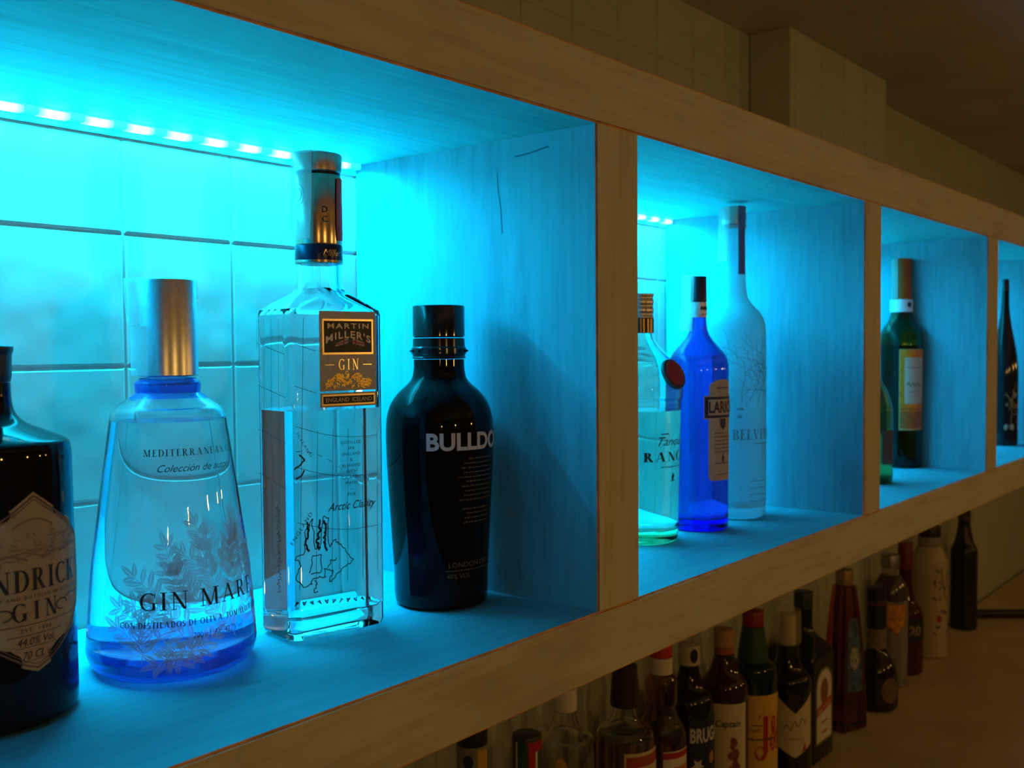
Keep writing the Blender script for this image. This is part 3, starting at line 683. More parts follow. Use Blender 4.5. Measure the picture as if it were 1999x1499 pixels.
# ---- black bottle with broad shoulders and white block lettering
def b_black():
    t = thing('gin_bottle', 'glossy black broad-shouldered gin bottle with white block lettering, beside the divider', 'bottle', (-.0502, .1226, 0), 0)
    G = mat('glossy_black_glass', (.003, .003, .004), .05, spec=.28)
    pr = fillet([(.02, .0015), (.034, 0), (.0375, .0025), (.0383, .010), (.0386, .0307), (.0412, .073), (.0435, .1151), (.0440, .140), (.0432, .1530), (.0395, .1640), (.0335, .1720), (.0255, .1790), (.0222, .1830), (.0208, .1900), (.0206, .1985)], [0, .002, .003, .004, .02, .02, .02, .012, .01, .01, .01, .006, .004, .004, 0], 5)
    lathe('glass_body', pr, G, t)
    BP = mat('black_gloss_collar', (.006, .006, .007), .12, coat=.2)
    lathe('spiked_collar', [(.0200, .1988), (.0218, .1990), (.0222, .1998), (.0215, .2008), (.0216, .2020), (.0224, .2030), (.0224, .2075), (.0214, .2088), (.0212, .2150), (.0200, .2155)], BP, t, 48)
    bm = bmesh.new()
    for k in range(16):
        a = 2*PI*k/16; c, s = math.sin(a), -math.cos(a)
        b0 = [bm.verts.new((.0221*math.sin(a+da), -.0221*math.cos(a+da), .2052+dz)) for da, dz in ((-.07, 0), (0, -.0016), (.07, 0), (0, .0016))]
        tip = bm.verts.new((.0244*c, .0244*s, .2052))
        for i in range(4): bm.faces.new((b0[i], b0[(i+1) % 4], tip))
    from_bm('collar_stud', bm, BP, t, smooth=False)
    cap('cap', .0213, .2160, .2420, mat('black_gloss_cap', (.006, .006, .007), .10, coat=.3), t, .0012, 56)
    S = surf_lathe(pr, .0439)
    l = sans('BULLDOG', .0125, bold=.035, width=.0840); l.map(lambda u, v: (u-.0040, v+.1283)).wrap('lettering', S, mat('white_print', (.62, .62, .60), .5), t, .0006)
    l = UV(); rnd = random.Random(2)
    for k, (a, b) in enumerate(((-.008, .016), (-.012, .016), (-.014, .016), (-.013, .016), (-.0175, .016), (-.010, .016), (-.014, .016), (-.011, .016), (-.012, .016), (-.016, .015), (-.010, .014), (-.013, .014), (-.009, .014), (-.011, .013), (-.012, .013))):
        if k == 10: continue
        l.add(dashes(a-.004, b, .1205-.0036*k, .0013, k))
    l.wrap('small_print', S, mat('dim_grey_print', (.09, .08, .07), .5), t, .0005)
    l = UV(); S2 = surf_lathe(pr, .0388)
    l.add(sans('LONDON DRY GIN', .0040, width=.052), .0005, .0352); l.add(dashes(-.028, .026, .0322, .0009, 77)); l.add(sans('40% VOL', .0035, width=.020), -.017, .0265)
    l.wrap('lettering', S2, mat('grey_print', (.12, .115, .11), .5), t, .0005)
    ph = math.atan2(-.6467+.0502, .4471+.1226)-math.radians(58)
    seal_strip(t, .0215, .1960, .2421, ph, .014, False, .0075, m=film('faint_seal_film', (.75, .8, .8), .14), flare=.003)
b_black()

# ================================================================== second compartment
def b_rangpur():
    t = thing('gin_bottle', 'pale green gin bottle with ridged silver cap and red seal, half hidden by the divider', 'bottle', (.2719, .1342, 0), math.radians(7))
    G = absorb('pale_green_glass', (.45, 1.0, .62), 30, (.95, 1, .96))
    pr = fillet([(.015, .0030), (.032, .0008), (.0365, 0), (.0395, .0025), (.0402, .010), (.0421, .0845), (.0437, .1440), (.0440, .1475), (.0434, .1490), (.0452, .1520), (.0460, .1615), (.0446, .1730), (.0412, .1834), (.0345, .1925), (.0276, .1998), (.0206, .2075), (.0157, .2150), (.0143, .2200), (.0143, .2300)], [0, .002, .002, .003, .004, .02, .001, .001, .001, .002, .008, .008, .01, .01, .01, .008, .006, .004, 0], 4)
    inn = shell_bottle('glass_body', pr, .0030, .013, G, t)
    liquid(inn, .140, absorb('lime_spirit', (.70, 1.0, .80), 2.0, (.99, 1, .99), ior=1.36), t)
    lathe('neck_foil', [(.0146, .2215), (.0152, .2217), (.0153, .2365), (.0146, .2368)], mat('dark_bronze_foil', (.10, .07, .045), .2, .9), t, 48)
    cap('cap', .0152, .2370, .2632, mat('brushed_silver_cap', (.60, .55, .50), .32, 1.0), t, .0006, 48, ridges=3)
    # red wax seal standing on the shoulder
    bm = bmesh.new(); loft(bm, [ring(r, z, 40) for r, z in fillet([(.010, -.002), (.0168, -.002), (.0172, .0006), (.0160, .0024), (.0140, .0020), (.010, .0022)], .0008, 3)])
    o = from_bm('wax_seal', bm, mat('dark_green_seal_rim', (.02, .05, .05), .35, noise=.2), t)
    o.rotation_euler = (math.radians(66), 0, math.radians(-13)); o.location = (-.0098, -.0426, .1785)
    bm = bmesh.new(); loft(bm, [ring(r, z, 40) for r, z in ((.0130, .0), (.0138, .0022), (.0130, .0034), (.007, .0036))]); o2 = from_bm('seal_face', bm, mat('deep_red_wax', (.30, .012, .012), .4, noise=.25, nscale=300), o, label='deep red face of the seal')
    S = surf_lathe(pr, .0424); l = UV()
    l.add(serif('RANGPUR', .0098, .0880, stem=.24), -.001, .0880); l.add(dashes(-.026, .026, .0815, .0014, 31))
    l.poly([(-.0085, .067), (-.0058, .0725), (-.0085, .076), (-.0112, .0705)]); l.line([(-.0120, .0675), (-.0050, .0675)], .0012)
    for k in range(3): l.line([(-.014+.003*k, .1715-.0015*k), (-.006+.002*k, .1735-.001*k)], .0010)
    l.wrap('lettering', S, mat('dark_green_ink', (.004, .022, .020), .45), t, .0006)
    l = UV(); l.add(sans('Tanqueray', .0090, shear=.45, width=.060), .001, .1045); l.line([(-.026, .1165), (-.016, .1168)], .0012); l.wrap('script_lettering', S, MATS['dark_green_ink'], t, .0006)
b_rangpur()

def b_cobalt():
    t = thing('gin_bottle', 'cobalt blue gin bottle with banner label, in the middle of the second compartment', 'bottle', (.3734, .1200, 0), math.radians(-10))
    G = absorb('cobalt_glass', (.03, .10, 1.0), 150, (.26, .40, .72))
    pr = fillet([(.012, .003), (.026, .0008), (.0300, 0), (.0328, .0028), (.0332, .010), (.0336, .100), (.0338, .1830), (.0325, .1930), (.0285, .2000), (.0230, .2060), (.0170, .2125), (.0118, .2205), (.0095, .2280), (.0088, .2380), (.0085, .2550)], [0, .002, .002, .003, .004, .02, .006, .006, .006, .006, .006, .008, .008, .004, 0], 4)
    inn = shell_bottle('glass_body', pr, .0026, .012, G, t)
    liquid(inn, .196, SPIRIT, t)
    lathe('neck_label', [(.0089, .2395), (.0093, .2398), (.0091, .2566), (.0087, .2568)], mat('silver_neck_label', (.62, .58, .55), .4, .4, noise=.15, nscale=200), t, 40)
    l = UV(); l.add(dashes(-.006, .006, .2480, .004, 5)); l.add(dashes(-.005, .005, .2425, .001, 6)); l.wrap('neck_print', surf_lathe([(.0093, .23), (.0091, .26)]), INK, t, .0004)
    cap('cap', .0091, .2570, .2860, mat('midnight_cap', (.006, .008, .020), .35), t, .0007, 40, r1=.0088)
    S = surf_lathe(pr, .0336); CR = mat('cream_label_paper', (.50, .42, .32), .65, noise=.06, nscale=120); BLU = mat('navy_label_ink', (.010, .014, .06), .5)
    w1, w2 = .0190, .0235
    patch('label', S, [(.0575, -.0145, .0145), (.0585, -.0172, .0172), (.061, -.0188, .0188), (.066, -w1, w1), (.1270, -w1, w1)], CR, t, 20, .0003)
    patch('label_banner', S, rect_rows(-w2-.0008, w2+.0008, .1262, .1522, 3), CR, t, 20, .0005)
    patch('banner_field', S, rect_rows(-w2, w2, .1275, .1510, 3), BLU, t, 20, .0007)
    patch('label_crown', S, [(.1518, -.0185, .0185), (.162, -.0185, .0185), (.166, -.0165, .0165), (.169, -.010, .010), (.170, -.004, .004)], CR, t, 20, .0003)
    patch('banner_panel', S, rect_rows(-w2+.004, w2, .1305, .1480, 3), CR, t, 20, .0009)
    l = UV(); l.add(sans('LARIOS', .0120, bold=.03, width=.0400), .001, .1335); l.rect(-.0045, .0045, .118, .1265); l.poly([(-.0045, .118), (0, .114), (.0045, .118)])
    for k in range(9): l.add(dashes(-.012, .012, .110-.0042*k, .0012, 40+k)) if k not in (6, 7) else None
    l.poly([(-.0018, .082), (0, .0765), (.0018, .082), (0, .088)]); l.add(dashes(-.010, .010, .064, .001, 60)); l.add(dashes(-.009, .009, .160, .0018, 61))
    l.wrap('label_lettering', S, BLU, t, .0011)
    ph = math.atan2(-.6467-.3734, .4471+.12)-math.radians(45)+math.radians(10)
    seal_strip(t, .0092, .2240, .2866, ph, .020, False, .0115, flare=.0030)
b_cobalt()

def b_frosted():
    t = thing('vodka_bottle', 'tall frosted vodka bottle with etched branches, rightmost in the second compartment', 'bottle', (.4718, .1261, 0), math.radians(-7))
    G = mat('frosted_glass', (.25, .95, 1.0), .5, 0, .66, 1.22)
    pr = fillet([(.015, .002), (.032, 0), (.0365, .003), (.0377, .010), (.0384, .0665), (.0378, .2240), (.0362, .2370), (.0310, .2480), (.0225, .2560), (.0165, .2640), (.0146, .2740), (.0140, .2900), (.0137, .3480)], [0, .002, .003, .004, .02, .006, .006, .006, .006, .006, .006, .01, 0], 4)
    inn = shell_bottle('glass_body', pr, .0028, .012, G, t)
    liquid(inn, .235, SPIRIT, t)
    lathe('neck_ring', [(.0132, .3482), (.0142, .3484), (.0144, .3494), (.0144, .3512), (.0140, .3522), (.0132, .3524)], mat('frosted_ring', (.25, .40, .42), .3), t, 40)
    cap('cap', .0143, .3526, .3745, mat('silver_tan_cap', (.62, .55, .50), .30, .9), t, .0008, 40)
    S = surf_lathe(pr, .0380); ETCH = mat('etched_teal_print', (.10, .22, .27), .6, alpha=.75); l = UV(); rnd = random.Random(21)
    l.add(serif('BELVEDERE', .0120, .0780, stem=.17), .000, .0962); l.add(dashes(-.012, .012, .0905, .0012, 3)); l.wrap('lettering', S, ETCH, t, .0006)
    l = UV()
    def twig(x, z, a, n, w_):
        for k in range(n):
            x2, z2 = x+.007*math.cos(a), z+.007*math.sin(a); l.line([(x, z), (x2, z2)], w_); x, z = x2, z2; a += rnd.uniform(-.35, .35)
            if n > 2 and rnd.random() < .6: twig(x, z, a+rnd.choice((-.8, .8)), n-2, w_*.75)
    for x, z, a in ((-.018, .142, 1.2), (.004, .140, 1.7), (-.006, .140, 1.4), (.014, .14, 1.9), (-.028, .140, 1.6)): twig(x, z, a, 7, .0007)
    l.rect(-.034, -.026, .131, .134); l.rect(-.033, -.028, .122, .125)
    for k in range(4): l.add(dashes(-.018, .010, .046-.008*k, .0012, 90+k))
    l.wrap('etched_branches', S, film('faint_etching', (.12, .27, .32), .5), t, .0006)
    ph = math.atan2(-.6467-.4718, .4471+.1261)+math.radians(7)
    SN = surf_lathe([(.0150, .27), (.0150, .38)], .0150)
    patch('neck_ribbon', lambda u, v, off=0: ((.0149+off)*math.sin(ph+math.radians(38)+u/.015), -(.0149+off)*math.cos(ph+math.radians(38)+u/.015), v), rect_rows(-.0050, .0050, .2930, .3745, 4), mat('deep_blue_ribbon', (.03, .10, .24), .5), t, 6, .0003)
    seal_strip(t, .0147, .3080, .3720, ph-math.radians(46), .018, False, .0035, m=film('pale_seal_film', (.62, .78, .82), .6), flare=.0040)
b_frosted()

# ================================================================== third and fourth compartments
def b_green():
    t = thing('liqueur_bottle', 'green bottle with orange-framed cream label, white collar and brown capsule', 'bottle', (1.0925, .1335, 0), math.radians(-38))
    G = absorb('bottle_green_glass', (.10, .50, .10), 420, (.28, .48, .22))
    pr = fillet([(.012, .004), (.028, .0008), (.0318, 0), (.0338, .003), (.0342, .010), (.0353, .2130), (.0338, .2260), (.0295, .2349), (.0235, .2430), (.0195, .2500), (.0170, .2600), (.0150, .2800)], [0, .002, .002, .003, .004, .008, .008, .008, .008, .006, .01, 0], 4)
    inn = shell_bottle('glass_body', pr, .0028, .016, G, t, 56)
    liquid(inn, .205, absorb('dark_green_spirit', (.12, .5, .10), 24, ior=1.36), t, 56)
    lathe('white_collar', [(.0172, .2612), (.0180, .2614), (.0180, .2822), (.0160, .2826)], mat('white_paper_collar', (.72, .74, .74), .6), t, 40)
    lathe('capsule', fillet([(.0150, .2828), (.0160, .2830), (.0150, .3400), (.0157, .3430), (.0157, .3508), (.011, .3516)], .0006), mat('rust_capsule', (.44, .075, .004), .5, noise=.12, nscale=150), t, 40)
    S = surf_lathe(pr, .0348); OR = mat('orange_label_border', (.80, .21, .01), .5, noise=.15, nscale=150); CRM = mat('cream_label_field', (.56, .47, .36), .6)
    patch('label', S, rect_rows(-.0235, .0235, .0640, .1990, 4), mat('gilt_label_edge', (.55, .38, .16), .5), t, 20, .0003)
    patch('label_border', S, rect_rows(-.0222, .0222, .0660, .1975, 4), OR, t, 20, .0005)
    patch('label_field', S, rect_rows(-.0150, .0205, .1080, .1850, 4), CRM, t, 20, .0007)
    patch('label_foot', S, rect_rows(-.0222, .0222, .0670, .0960, 4), mat('rust_label_foot', (.40, .11, .025), .5, noise=.2, nscale=120), t, 20, .0007)
    l = UV(); l.line([(-.011+.0025*i, .140+.004*math.sin(i*1.9)) for i in range(11)], .0014); l.add(dashes(-.009, .014, .128, .0015, 8)); l.add(dashes(-.012, .016, .168, .0015, 9)); l.line([(-.0222, .0995), (.0222, .0995)], .001)
    l.wrap('label_lettering', S, mat('brown_ink', (.12, .06, .025), .5), t, .0009)
    patch('collar_badge', surf_lathe([(.0180, .25), (.0180, .29)]), oval_rows(.003, .2735, .0045, .0045, 10), mat('dark_badge', (.03, .02, .05), .5), t, 8, .0004)
    seal_strip(t, .0158, .2840, .3505, math.radians(38)+math.atan2(-.6467-1.0925, .4471+.1335)-math.radians(45), .014, False, .0008)
b_green()
def b_stub():
    t = thing('liqueur_bottle', 'short dark green bottle half hidden behind the divider in the third compartment', 'bottle', (.8637, .0985, 0), 0)
    G = absorb('deep_green_glass', (.12, .55, .28), 150, (.6, .85, .7))
    pr = fillet([(.010, .003), (.022, .0006), (.0262, 0), (.0285, .003), (.0290, .012), (.0288, .1100), (.0262, .1230), (.0200, .1400), (.0130, .1520), (.0105, .1620), (.0103, .1850)], [0, .002, .002, .003, .004, .006, .008, .008, .006, .006, 0], 4)
    inn = shell_bottle('glass_body', pr, .0026, .010, G, t, 48); liquid(inn, .075, absorb('green_cordial', (.2, .7, .3), 40, ior=1.36), t, 48)
    cap('cap', .0112, .1855, .2080, BLACKP, t)
    patch('label', surf_lathe(pr), rect_rows(-.022, .022, .030, .080, 3), mat('dark_bottle_label', (.05, .06, .07), .6), t, 12, .0003)
b_stub()
def b_slim():
    t = thing('liqueur_bottle', 'slim dark bottle with floral label beside the farthest divider', 'bottle', (1.5756, .0874, 0), math.radians(-40))
    pr = fillet([(.010, .002), (.022, 0), (.0250, .002), (.0256, .010), (.0255, .150), (.0240, .1750), (.0205, .2000), (.0130, .2387), (.0085, .2700), (.0072, .2900), (.0070, .3150)], [0, .002, .002, .004, .01, .02, .02, .03, .02, .01, 0], 5)
    lathe('glass_body', pr, mat('dark_wine_glass', (.012, .008, .009), .08), t, 48)
    cap('capsule', .0075, .3152, .3372, mat('black_capsule', (.01, .009, .010), .4), t, .0006, 32, r1=.0070)
    S = surf_lathe(pr, .0255); rnd = random.Random(4); a, b, c = UV(), UV(), UV()
    for k in range(14):
        x, z = rnd.uniform(-.020, .020), rnd.uniform(.030, .130); r = rnd.uniform(.002, .0045)
        (a, b, c)[k % 3].poly([(x+r*(1+.3*math.cos(5*q))*math.cos(q), z+r*1.4*(1+.3*math.cos(5*q))*math.sin(q)) for q in [i*2*PI/20 for i in range(20)]])
    for k in range(6): c.line([(rnd.uniform(-.02, 0), rnd.uniform(.04, .16)), (rnd.uniform(0, .02), rnd.uniform(.04, .16))], .0012)
    a.wrap('printed_flower', S, mat('rose_print', (.30, .10, .08), .5), t, .0004); b.wrap('printed_flower', S, mat('ivory_print', (.36, .28, .18), .5), t, .0005); c.wrap('printed_leaf', S, mat('gold_print', (.30, .20, .06), .4), t, .0006)
b_slim()

# ================================================================== bottles on the counter under the shelf
def cbottle(name, label, x, y, prof, gm, rot=0, shell=None, liq=None, n=44, fil=.008):
    t = thing(name, label, 'bottle', (x, y, ZC), math.radians(rot))
    pr = fillet(prof, fil, 4)
    if shell:
        inn = shell_bottle('glass_body', pr, shell, .010, gm, t, n)
        if liq: liquid(inn, liq[0], liq[1], t, n)
    else: lathe('glass_body', pr, gm, t, n)
    return t, pr
def std(r, h_sh, r_neck, z_neck, z_top, base=.003):
    return [(r*.4, .002), (r*.86, 0), (r*.985, base), (r, .012), (r, h_sh), (r*.93, h_sh+.014), (r*.62, h_sh+(z_neck-h_sh)*.55), (r_neck*1.1, z_neck), (r_neck, z_neck+.01), (r_neck, z_top)]
DK = mat('dark_counter_glass', (.010, .008, .006), .07); CAPK = mat('black_cap', (.012, .011, .010), .35)
CREAM = mat('cream_paper', (.60, .50, .34), .65, noise=.05, nscale=100); WHITE = mat('white_paper', (.68, .64, .58), .65)
REDI = mat('red_ink', (.42, .018, .014), .5); NAVYI = mat('navy_ink', (.012, .018, .06), .5)
CG = glass('counter_clear_glass', (.96, .97, .95)); AMBER = absorb('amber_spirit', (.80, .30, .05), 16, ior=1.36)

# A and B: only caps and necks rise into the frame
t, pr = cbottle('liqueur_bottle', 'bottle neck with dark cap and yellow-patched band, leftmost below the shelf', .0605, .19, std(.036, .185, .0142, .232, .2600), DK, -40)
lathe('neck_band', [(.0145, .2580), (.0149, .2583), (.0149, .2900), (.0146, .2903)], mat('grey_blue_band', (.20, .20, .20), .5, noise=.2, nscale=120), t, 40)
patch('band_patch', surf_lathe([(.0149, .25), (.0149, .3)]), rect_rows(.003, .0150, .2630, .2880, 2), mat('yellow_patch', (.55, .33, .04), .5), t, 8, .0004)
patch('band_emblem', surf_lathe([(.0149, .25), (.0149, .3)]), oval_rows(-.006, .2770, .005, .0065, 10), NAVYI, t, 8, .0004)
cap('cap', .0148, .2905, .3080, CAPK, t, .0008, 40)
t, pr = cbottle('liqueur_bottle', 'bottle neck with rounded red, white and green striped cap below the shelf', .1439, .19, std(.036, .160, .0140, .205, .2300), DK, -40)
cap('cap', .0150, .2305, .2745, mat('dark_olive_cap', (.045, .045, .025), .4), t, .0022, 44, label='dark cap with coloured stripes')
SB_ = surf_lathe([(.0150, .2), (.0150, .3)])
for u0, u1, m_ in ((-.0015, .0060, REDI), (.0062, .0088, WHITE), (-.0110, -.0030, mat('green_stripe', (.02, .10, .05), .5)), (-.0150, -.0128, WHITE)): patch('cap_stripe', SB_, rect_rows(u0, u1, .232, .2700, 3), m_, t, 6, .0004)
patch('cap_stripe', SB_, rect_rows(.0060, .0185, .2600, .2705, 2), REDI, t, 6, .0005)

# clear bottle with white label
t, pr = cbottle('spirit_bottle', 'clear bottle with pale label and yellow badge, left of the flared dark cap', .2300, .205, std(.034, .228, .0120, .258, .2700), CG, -45, .0026, (.190, SPIRIT))
cap('cap', .0128, .2705, .2950, WHITE, t); patch('label', surf_lathe(pr, .034), rect_rows(-.020, .022, .130, .205, 3), WHITE, t, 16, .0004)
patch('badge', surf_lathe(pr, .034), oval_rows(-.010, .222, .006, .008, 10), mat('yellow_patch', (.55, .33, .04), .5), t, 8, .0005)

# C flared cap, amber rum
t, pr = cbottle('rum_bottle', 'clear bottle of amber spirit with wide flared dark cap and red-white label', .3180, .185, std(.0345, .215, .0125, .245, .2560), CG, -10, .0026, (.222, AMBER))
lathe('cap', [(.010, .2562), (.0168, .2562), (.0172, .2580), (.0150, .2900), (.0142, .3020), (.010, .3024)], mat('dark_brown_cap', (.035, .016, .010), .4), t, 40)
S = surf_lathe(pr, .0345); patch('label', S, rect_rows(-.0290, .0290, .120, .2120, 4), CREAM, t, 20, .0004); patch('label_field', S, rect_rows(-.0268, .0268, .125, .2080, 4), mat('brick_red_field', (.38, .06, .03), .6), t, 20, .0006)
patch('label_panel', S, rect_rows(-.0230, .0230, .130, .1960, 4), CREAM, t, 20, .0008)
# D brown bottle, red and white cap
t, pr = cbottle('rum_bottle', 'brown bottle with red-topped pale cap and bulged neck below the shelf', .4060, .19, [(.012, .002), (.026, 0), (.0300, .003), (.0302, .012), (.0300, .1950), (.0270, .2080), (.0195, .2200), (.0180, .2280), (.0205, .2330), (.0205, .2600), (.0170, .2680), (.0130, .2700), (.0125, .2760)], absorb('brown_glass', (.42, .12, .03), 120, (.8, .6, .45)), 0, .0024, (.20, AMBER), fil=.005)
lathe('neck_paper', [(.0127, .2700), (.0139, .2702), (.0136, .2895), (.0128, .2897)], WHITE, t, 40)
cap('cap', .0136, .2899, .3060, mat('bright_red_cap', (.55, .03, .015), .4), t, .0008, 40)
S = surf_lathe(pr, .0300); patch('label', S, rect_rows(-.0285, .0285, .100, .1830, 4), WHITE, t, 20, .0004); patch('label_band', S, rect_rows(-.0285, .0285, .1740, .1815, 2), REDI, t, 20, .0006); patch('label_field', S, rect_rows(-.0150, .0285, .105, .1640, 3), mat('orange_field', (.55, .20, .05), .6), t, 16, .0006)
# E dark rum, navy label with big letters
t, pr = cbottle('rum_bottle', 'dark bottle with navy label in large white letters and pale cap', .4829, .195, std(.0318, .208, .0125, .248, .2600), DK, -8)
cap('cap', .0140, .2605, .2860, mat('ivory_cap', (.50, .43, .33), .5), t); patch('cap_emblem', surf_lathe([(.0140, .25), (.0140, .3)]), oval_rows(-.006, .2740, .0055, .0090, 12), INK, t, 8, .0004)
S = surf_lathe(pr, .0318); patch('label', S, rect_rows(-.0290, .0290, .090, .2000, 4), mat('navy_label', (.010, .014, .040), .55), t, 20, .0003)
l = UV(); l.add(sans('BRUGAL', .0170, bold=.03, width=.054), -.001, .170); l.poly([(-.018+.009*(1 if i % 2 else .42)*math.sin(i*PI/5), .141+.009*(1 if i % 2 else .42)*math.cos(i*PI/5)) for i in range(10)])
l.wrap('label_lettering', S, mat('white_label_ink', (.55, .55, .55), .5), t, .0006)
patch('label_crest', S, oval_rows(.004, .148, .005, .008, 10), mat('copper_ink', (.40, .20, .09), .5), t, 8, .0006)
# F spiced rum, cream label
t, pr = cbottle('rum_bottle', 'brown rum bottle with cream label headed by dark script and orange-red neck', .5679, .19, std(.0325, .205, .0125, .250, .2620), mat('dark_rum_glass', (.035, .010, .004), .06, coat=.3), -50)
lathe('neck_label', [(.0127, .2490), (.0131, .2492), (.0130, .2640), (.0127, .2642)], mat('orange_red_neck', (.36, .09, .03), .5, noise=.25, nscale=150), t, 40)
cap('cap', .0138, .2645, .2880, mat('tan_cap', (.42, .24, .10), .5), t)
S = surf_lathe(pr, .0325); patch('label', S, rect_rows(-.0235, .0260, .060, .1960, 4), CREAM, t, 20, .0003)
l = UV(); l.add(sans('Captain', .0085, shear=.25, bold=.015, width=.034), -.001, .166); l.wrap('label_lettering', S, NAVYI, t, .0006)
l = UV(); rnd = random.Random(8)
for k in range(12): 
    x, z, r = .008+rnd.uniform(-.007, .008), .120+rnd.uniform(-.03, .03), rnd.uniform(.003, .006); l.poly([(x+r*math.cos(q), z+r*1.5*math.sin(q)) for q in [i*PI/4 for i in range(8)]])
l.wrap('label_vignette', S, mat('red_brown_ink', (.22, .05, .03), .6), t, .0006)
# G green whisky bottle, yellow label, red initials
t, pr = cbottle('whisky_bottle', 'green whisky bottle with yellow label and large red initials', .6433, .185, std(.0335, .210, .0138, .242, .2700), mat('dark_green_glass', (.006, .020, .010), .06), -30)
lathe('neck_sleeve', [(.0172, .2280), (.0215, .2282), (.0190, .2500), (.0150, .2760), (.0140, .2763)], mat('green_neck_sleeve', (.015, .060, .022), .4), t, 40)
cap('cap', .0148, .2766, .2980, mat('dark_red_cap', (.28, .015, .012), .4), t)
S = surf_lathe(pr, .0335); patch('label', S, rect_rows(-.0300, .0300, .050, .1880, 4), mat('yellow_label_paper', (.66, .40, .08), .65, noise=.05, nscale=80), t, 22, .0003)
l = UV()
l.rect(-.0055, .0020, .110, .160); l.rect(-.0110, .0060, .156, .162); l.poly([(-.0090+.0085*math.cos(i*PI/8), .108+.010*math.sin(i*PI/8)) for i in range(16)]); l.line([(-.009, .101), (-.004, .103), (-.0015, .112)], .006)
l.add(sans('&B', .046, bold=.03, width=.032), .0205, .112); l.wrap('label_initials', S, REDI, t, .0006)
l = UV(); l.add(sans('RARE', .0045, width=.014), -.016, .138); l.add(dashes(-.026, .012, .126, .003, 71)); l.add(dashes(-.022, -.006, .146, .002, 72)); l.add(dashes(-.02, .012, .080, .002, 73)); l.wrap('label_lettering', S, mat('dark_label_ink', (.10, .05, .02), .5), t, .0007)
# H dark bottle, cream chevron label, pale cap under a clear pourer
t, pr = cbottle('whisky_bottle', 'dark whisky bottle with V-topped cream label and pale capped neck wrapped in clear film', .7586, .185, std(.0345, .165, .0150, .205, .2200), DK, -48)
lathe('neck_foil', [(.0152, .200), (.0164, .2002), (.0156, .2230), (.0150, .2232)], CAPK, t, 40)
cap('cap', .0115, .2235, .2680, mat('pale_gold_cap', (.62, .52, .30), .4), t, .0008, 40)
bm = bmesh.new(); loft(bm, [ring(r, z, 32) for r, z in ((.0170, .2240), (.0195, .2300), (.0190, .2700), (.0178, .2760))], False, False); from_bm('film_cover', bm, film('cloudy_film', (.62, .56, .46), .30), t)
S = surf_lathe(pr, .0345); rows = [(.0780, -.0220, .0220), (.1250, -.0220, .0220)]
v, f = [], []
NU = 20
for i in range(NU+1):
    u = -.0300+.060*i/NU; a = abs(u)/.030
    v += [S(u, .0650+.018*a, .0004), S(u, .1300+.028*a, .0004)]
f = [(2*i, 2*i+2, 2*i+3, 2*i+1) for i in range(NU)]
from_data('label', v, f, CREAM, t)
l = UV(); l.line([(-.016+.0032*i, .108+.006*math.sin(i*1.7)+.0012*i) for i in range(12)], .0016); l.add(dashes(-.016, .014, .092, .0018, 12)); l.wrap('label_lettering', S, mat('grey_green_ink', (.18, .18, .12), .5), t, .0007)
l = UV(); l.poly([(.010, .073), (.018, .076), (.0165, .088)]); l.wrap('label_mark', S, REDI, t, .0007)
# I square herbal liqueur bottle
t = thing('liqueur_bottle', 'square dark green liqueur bottle with arched white label and red band', 'bottle', (.9050, .2245, ZC), 0)
hx, hy = .0430, .0352
bm = bmesh.new(); loft(bm, [rring(a*hx, a*hy, rc, z, 5) for a, rc, z in ((.8, .006, .0005), (.97, .006, .002), (1, .006, .006), (1, .006, .165), (.98, .007, .171), (.85, .012, .182))] + [rring(a, a, a, z, 5) for a, z in ((.0220, .197), (.0165, .205), (.0140, .212), (.0140, .240))])
from_bm('glass_body', bm, mat('black_green_glass', (.006, .012, .006), .07), t, angle=40)
cap('cap', .0150, .2405, .2680, mat('dark_green_cap', (.02, .035, .02), .4), t)
S = surf_plane(-hy); patch('label', S, [(.030, -.0320, .0320), (.120, -.0320, .0320), (.135, -.0290, .0290), (.1440, -.0220, .0220), (.1490, -.0120, .0120), (.1505, -.003, .003)], mat('olive_label_edge', (.20, .20, .10), .6), t, 8, .0003)
patch('label_field', S, [(.034, -.0285, .0285), (.118, -.0285, .0285), (.132, -.0260, .0260), (.1400, -.0195, .0195), (.1450, -.0105, .0105), (.1462, -.002, .002)], WHITE, t, 8, .0005)
patch('label_emblem', S, oval_rows(0, .112, .0150, .0210, 16), mat('rust_emblem', (.26, .10, .04), .6, noise=.35, nscale=250), t, 10, .0008)
v = [S(-.0285, .0760, .0010), S(.0285, .0860, .0010), S(.0285, .1000, .0010), S(-.0285, .0900, .0010)]; from_data('label_band', v, [(0, 1, 2, 3)], mat('red_orange_band', (.50, .07, .025), .5), t)
l = UV(); l.add(sans('Jägermeister', .0075, bold=.01, width=.050).map(lambda u, v_: (u, v_+.0848+u*.175))); l.wrap('label_lettering', S, CREAM, t, .0013)
l = UV(); l.add(dashes(-.014, .014, .062, .003, 91)); l.rect(-.010, .010, .045, .0485); l.wrap('label_print', S, REDI, t, .0008)
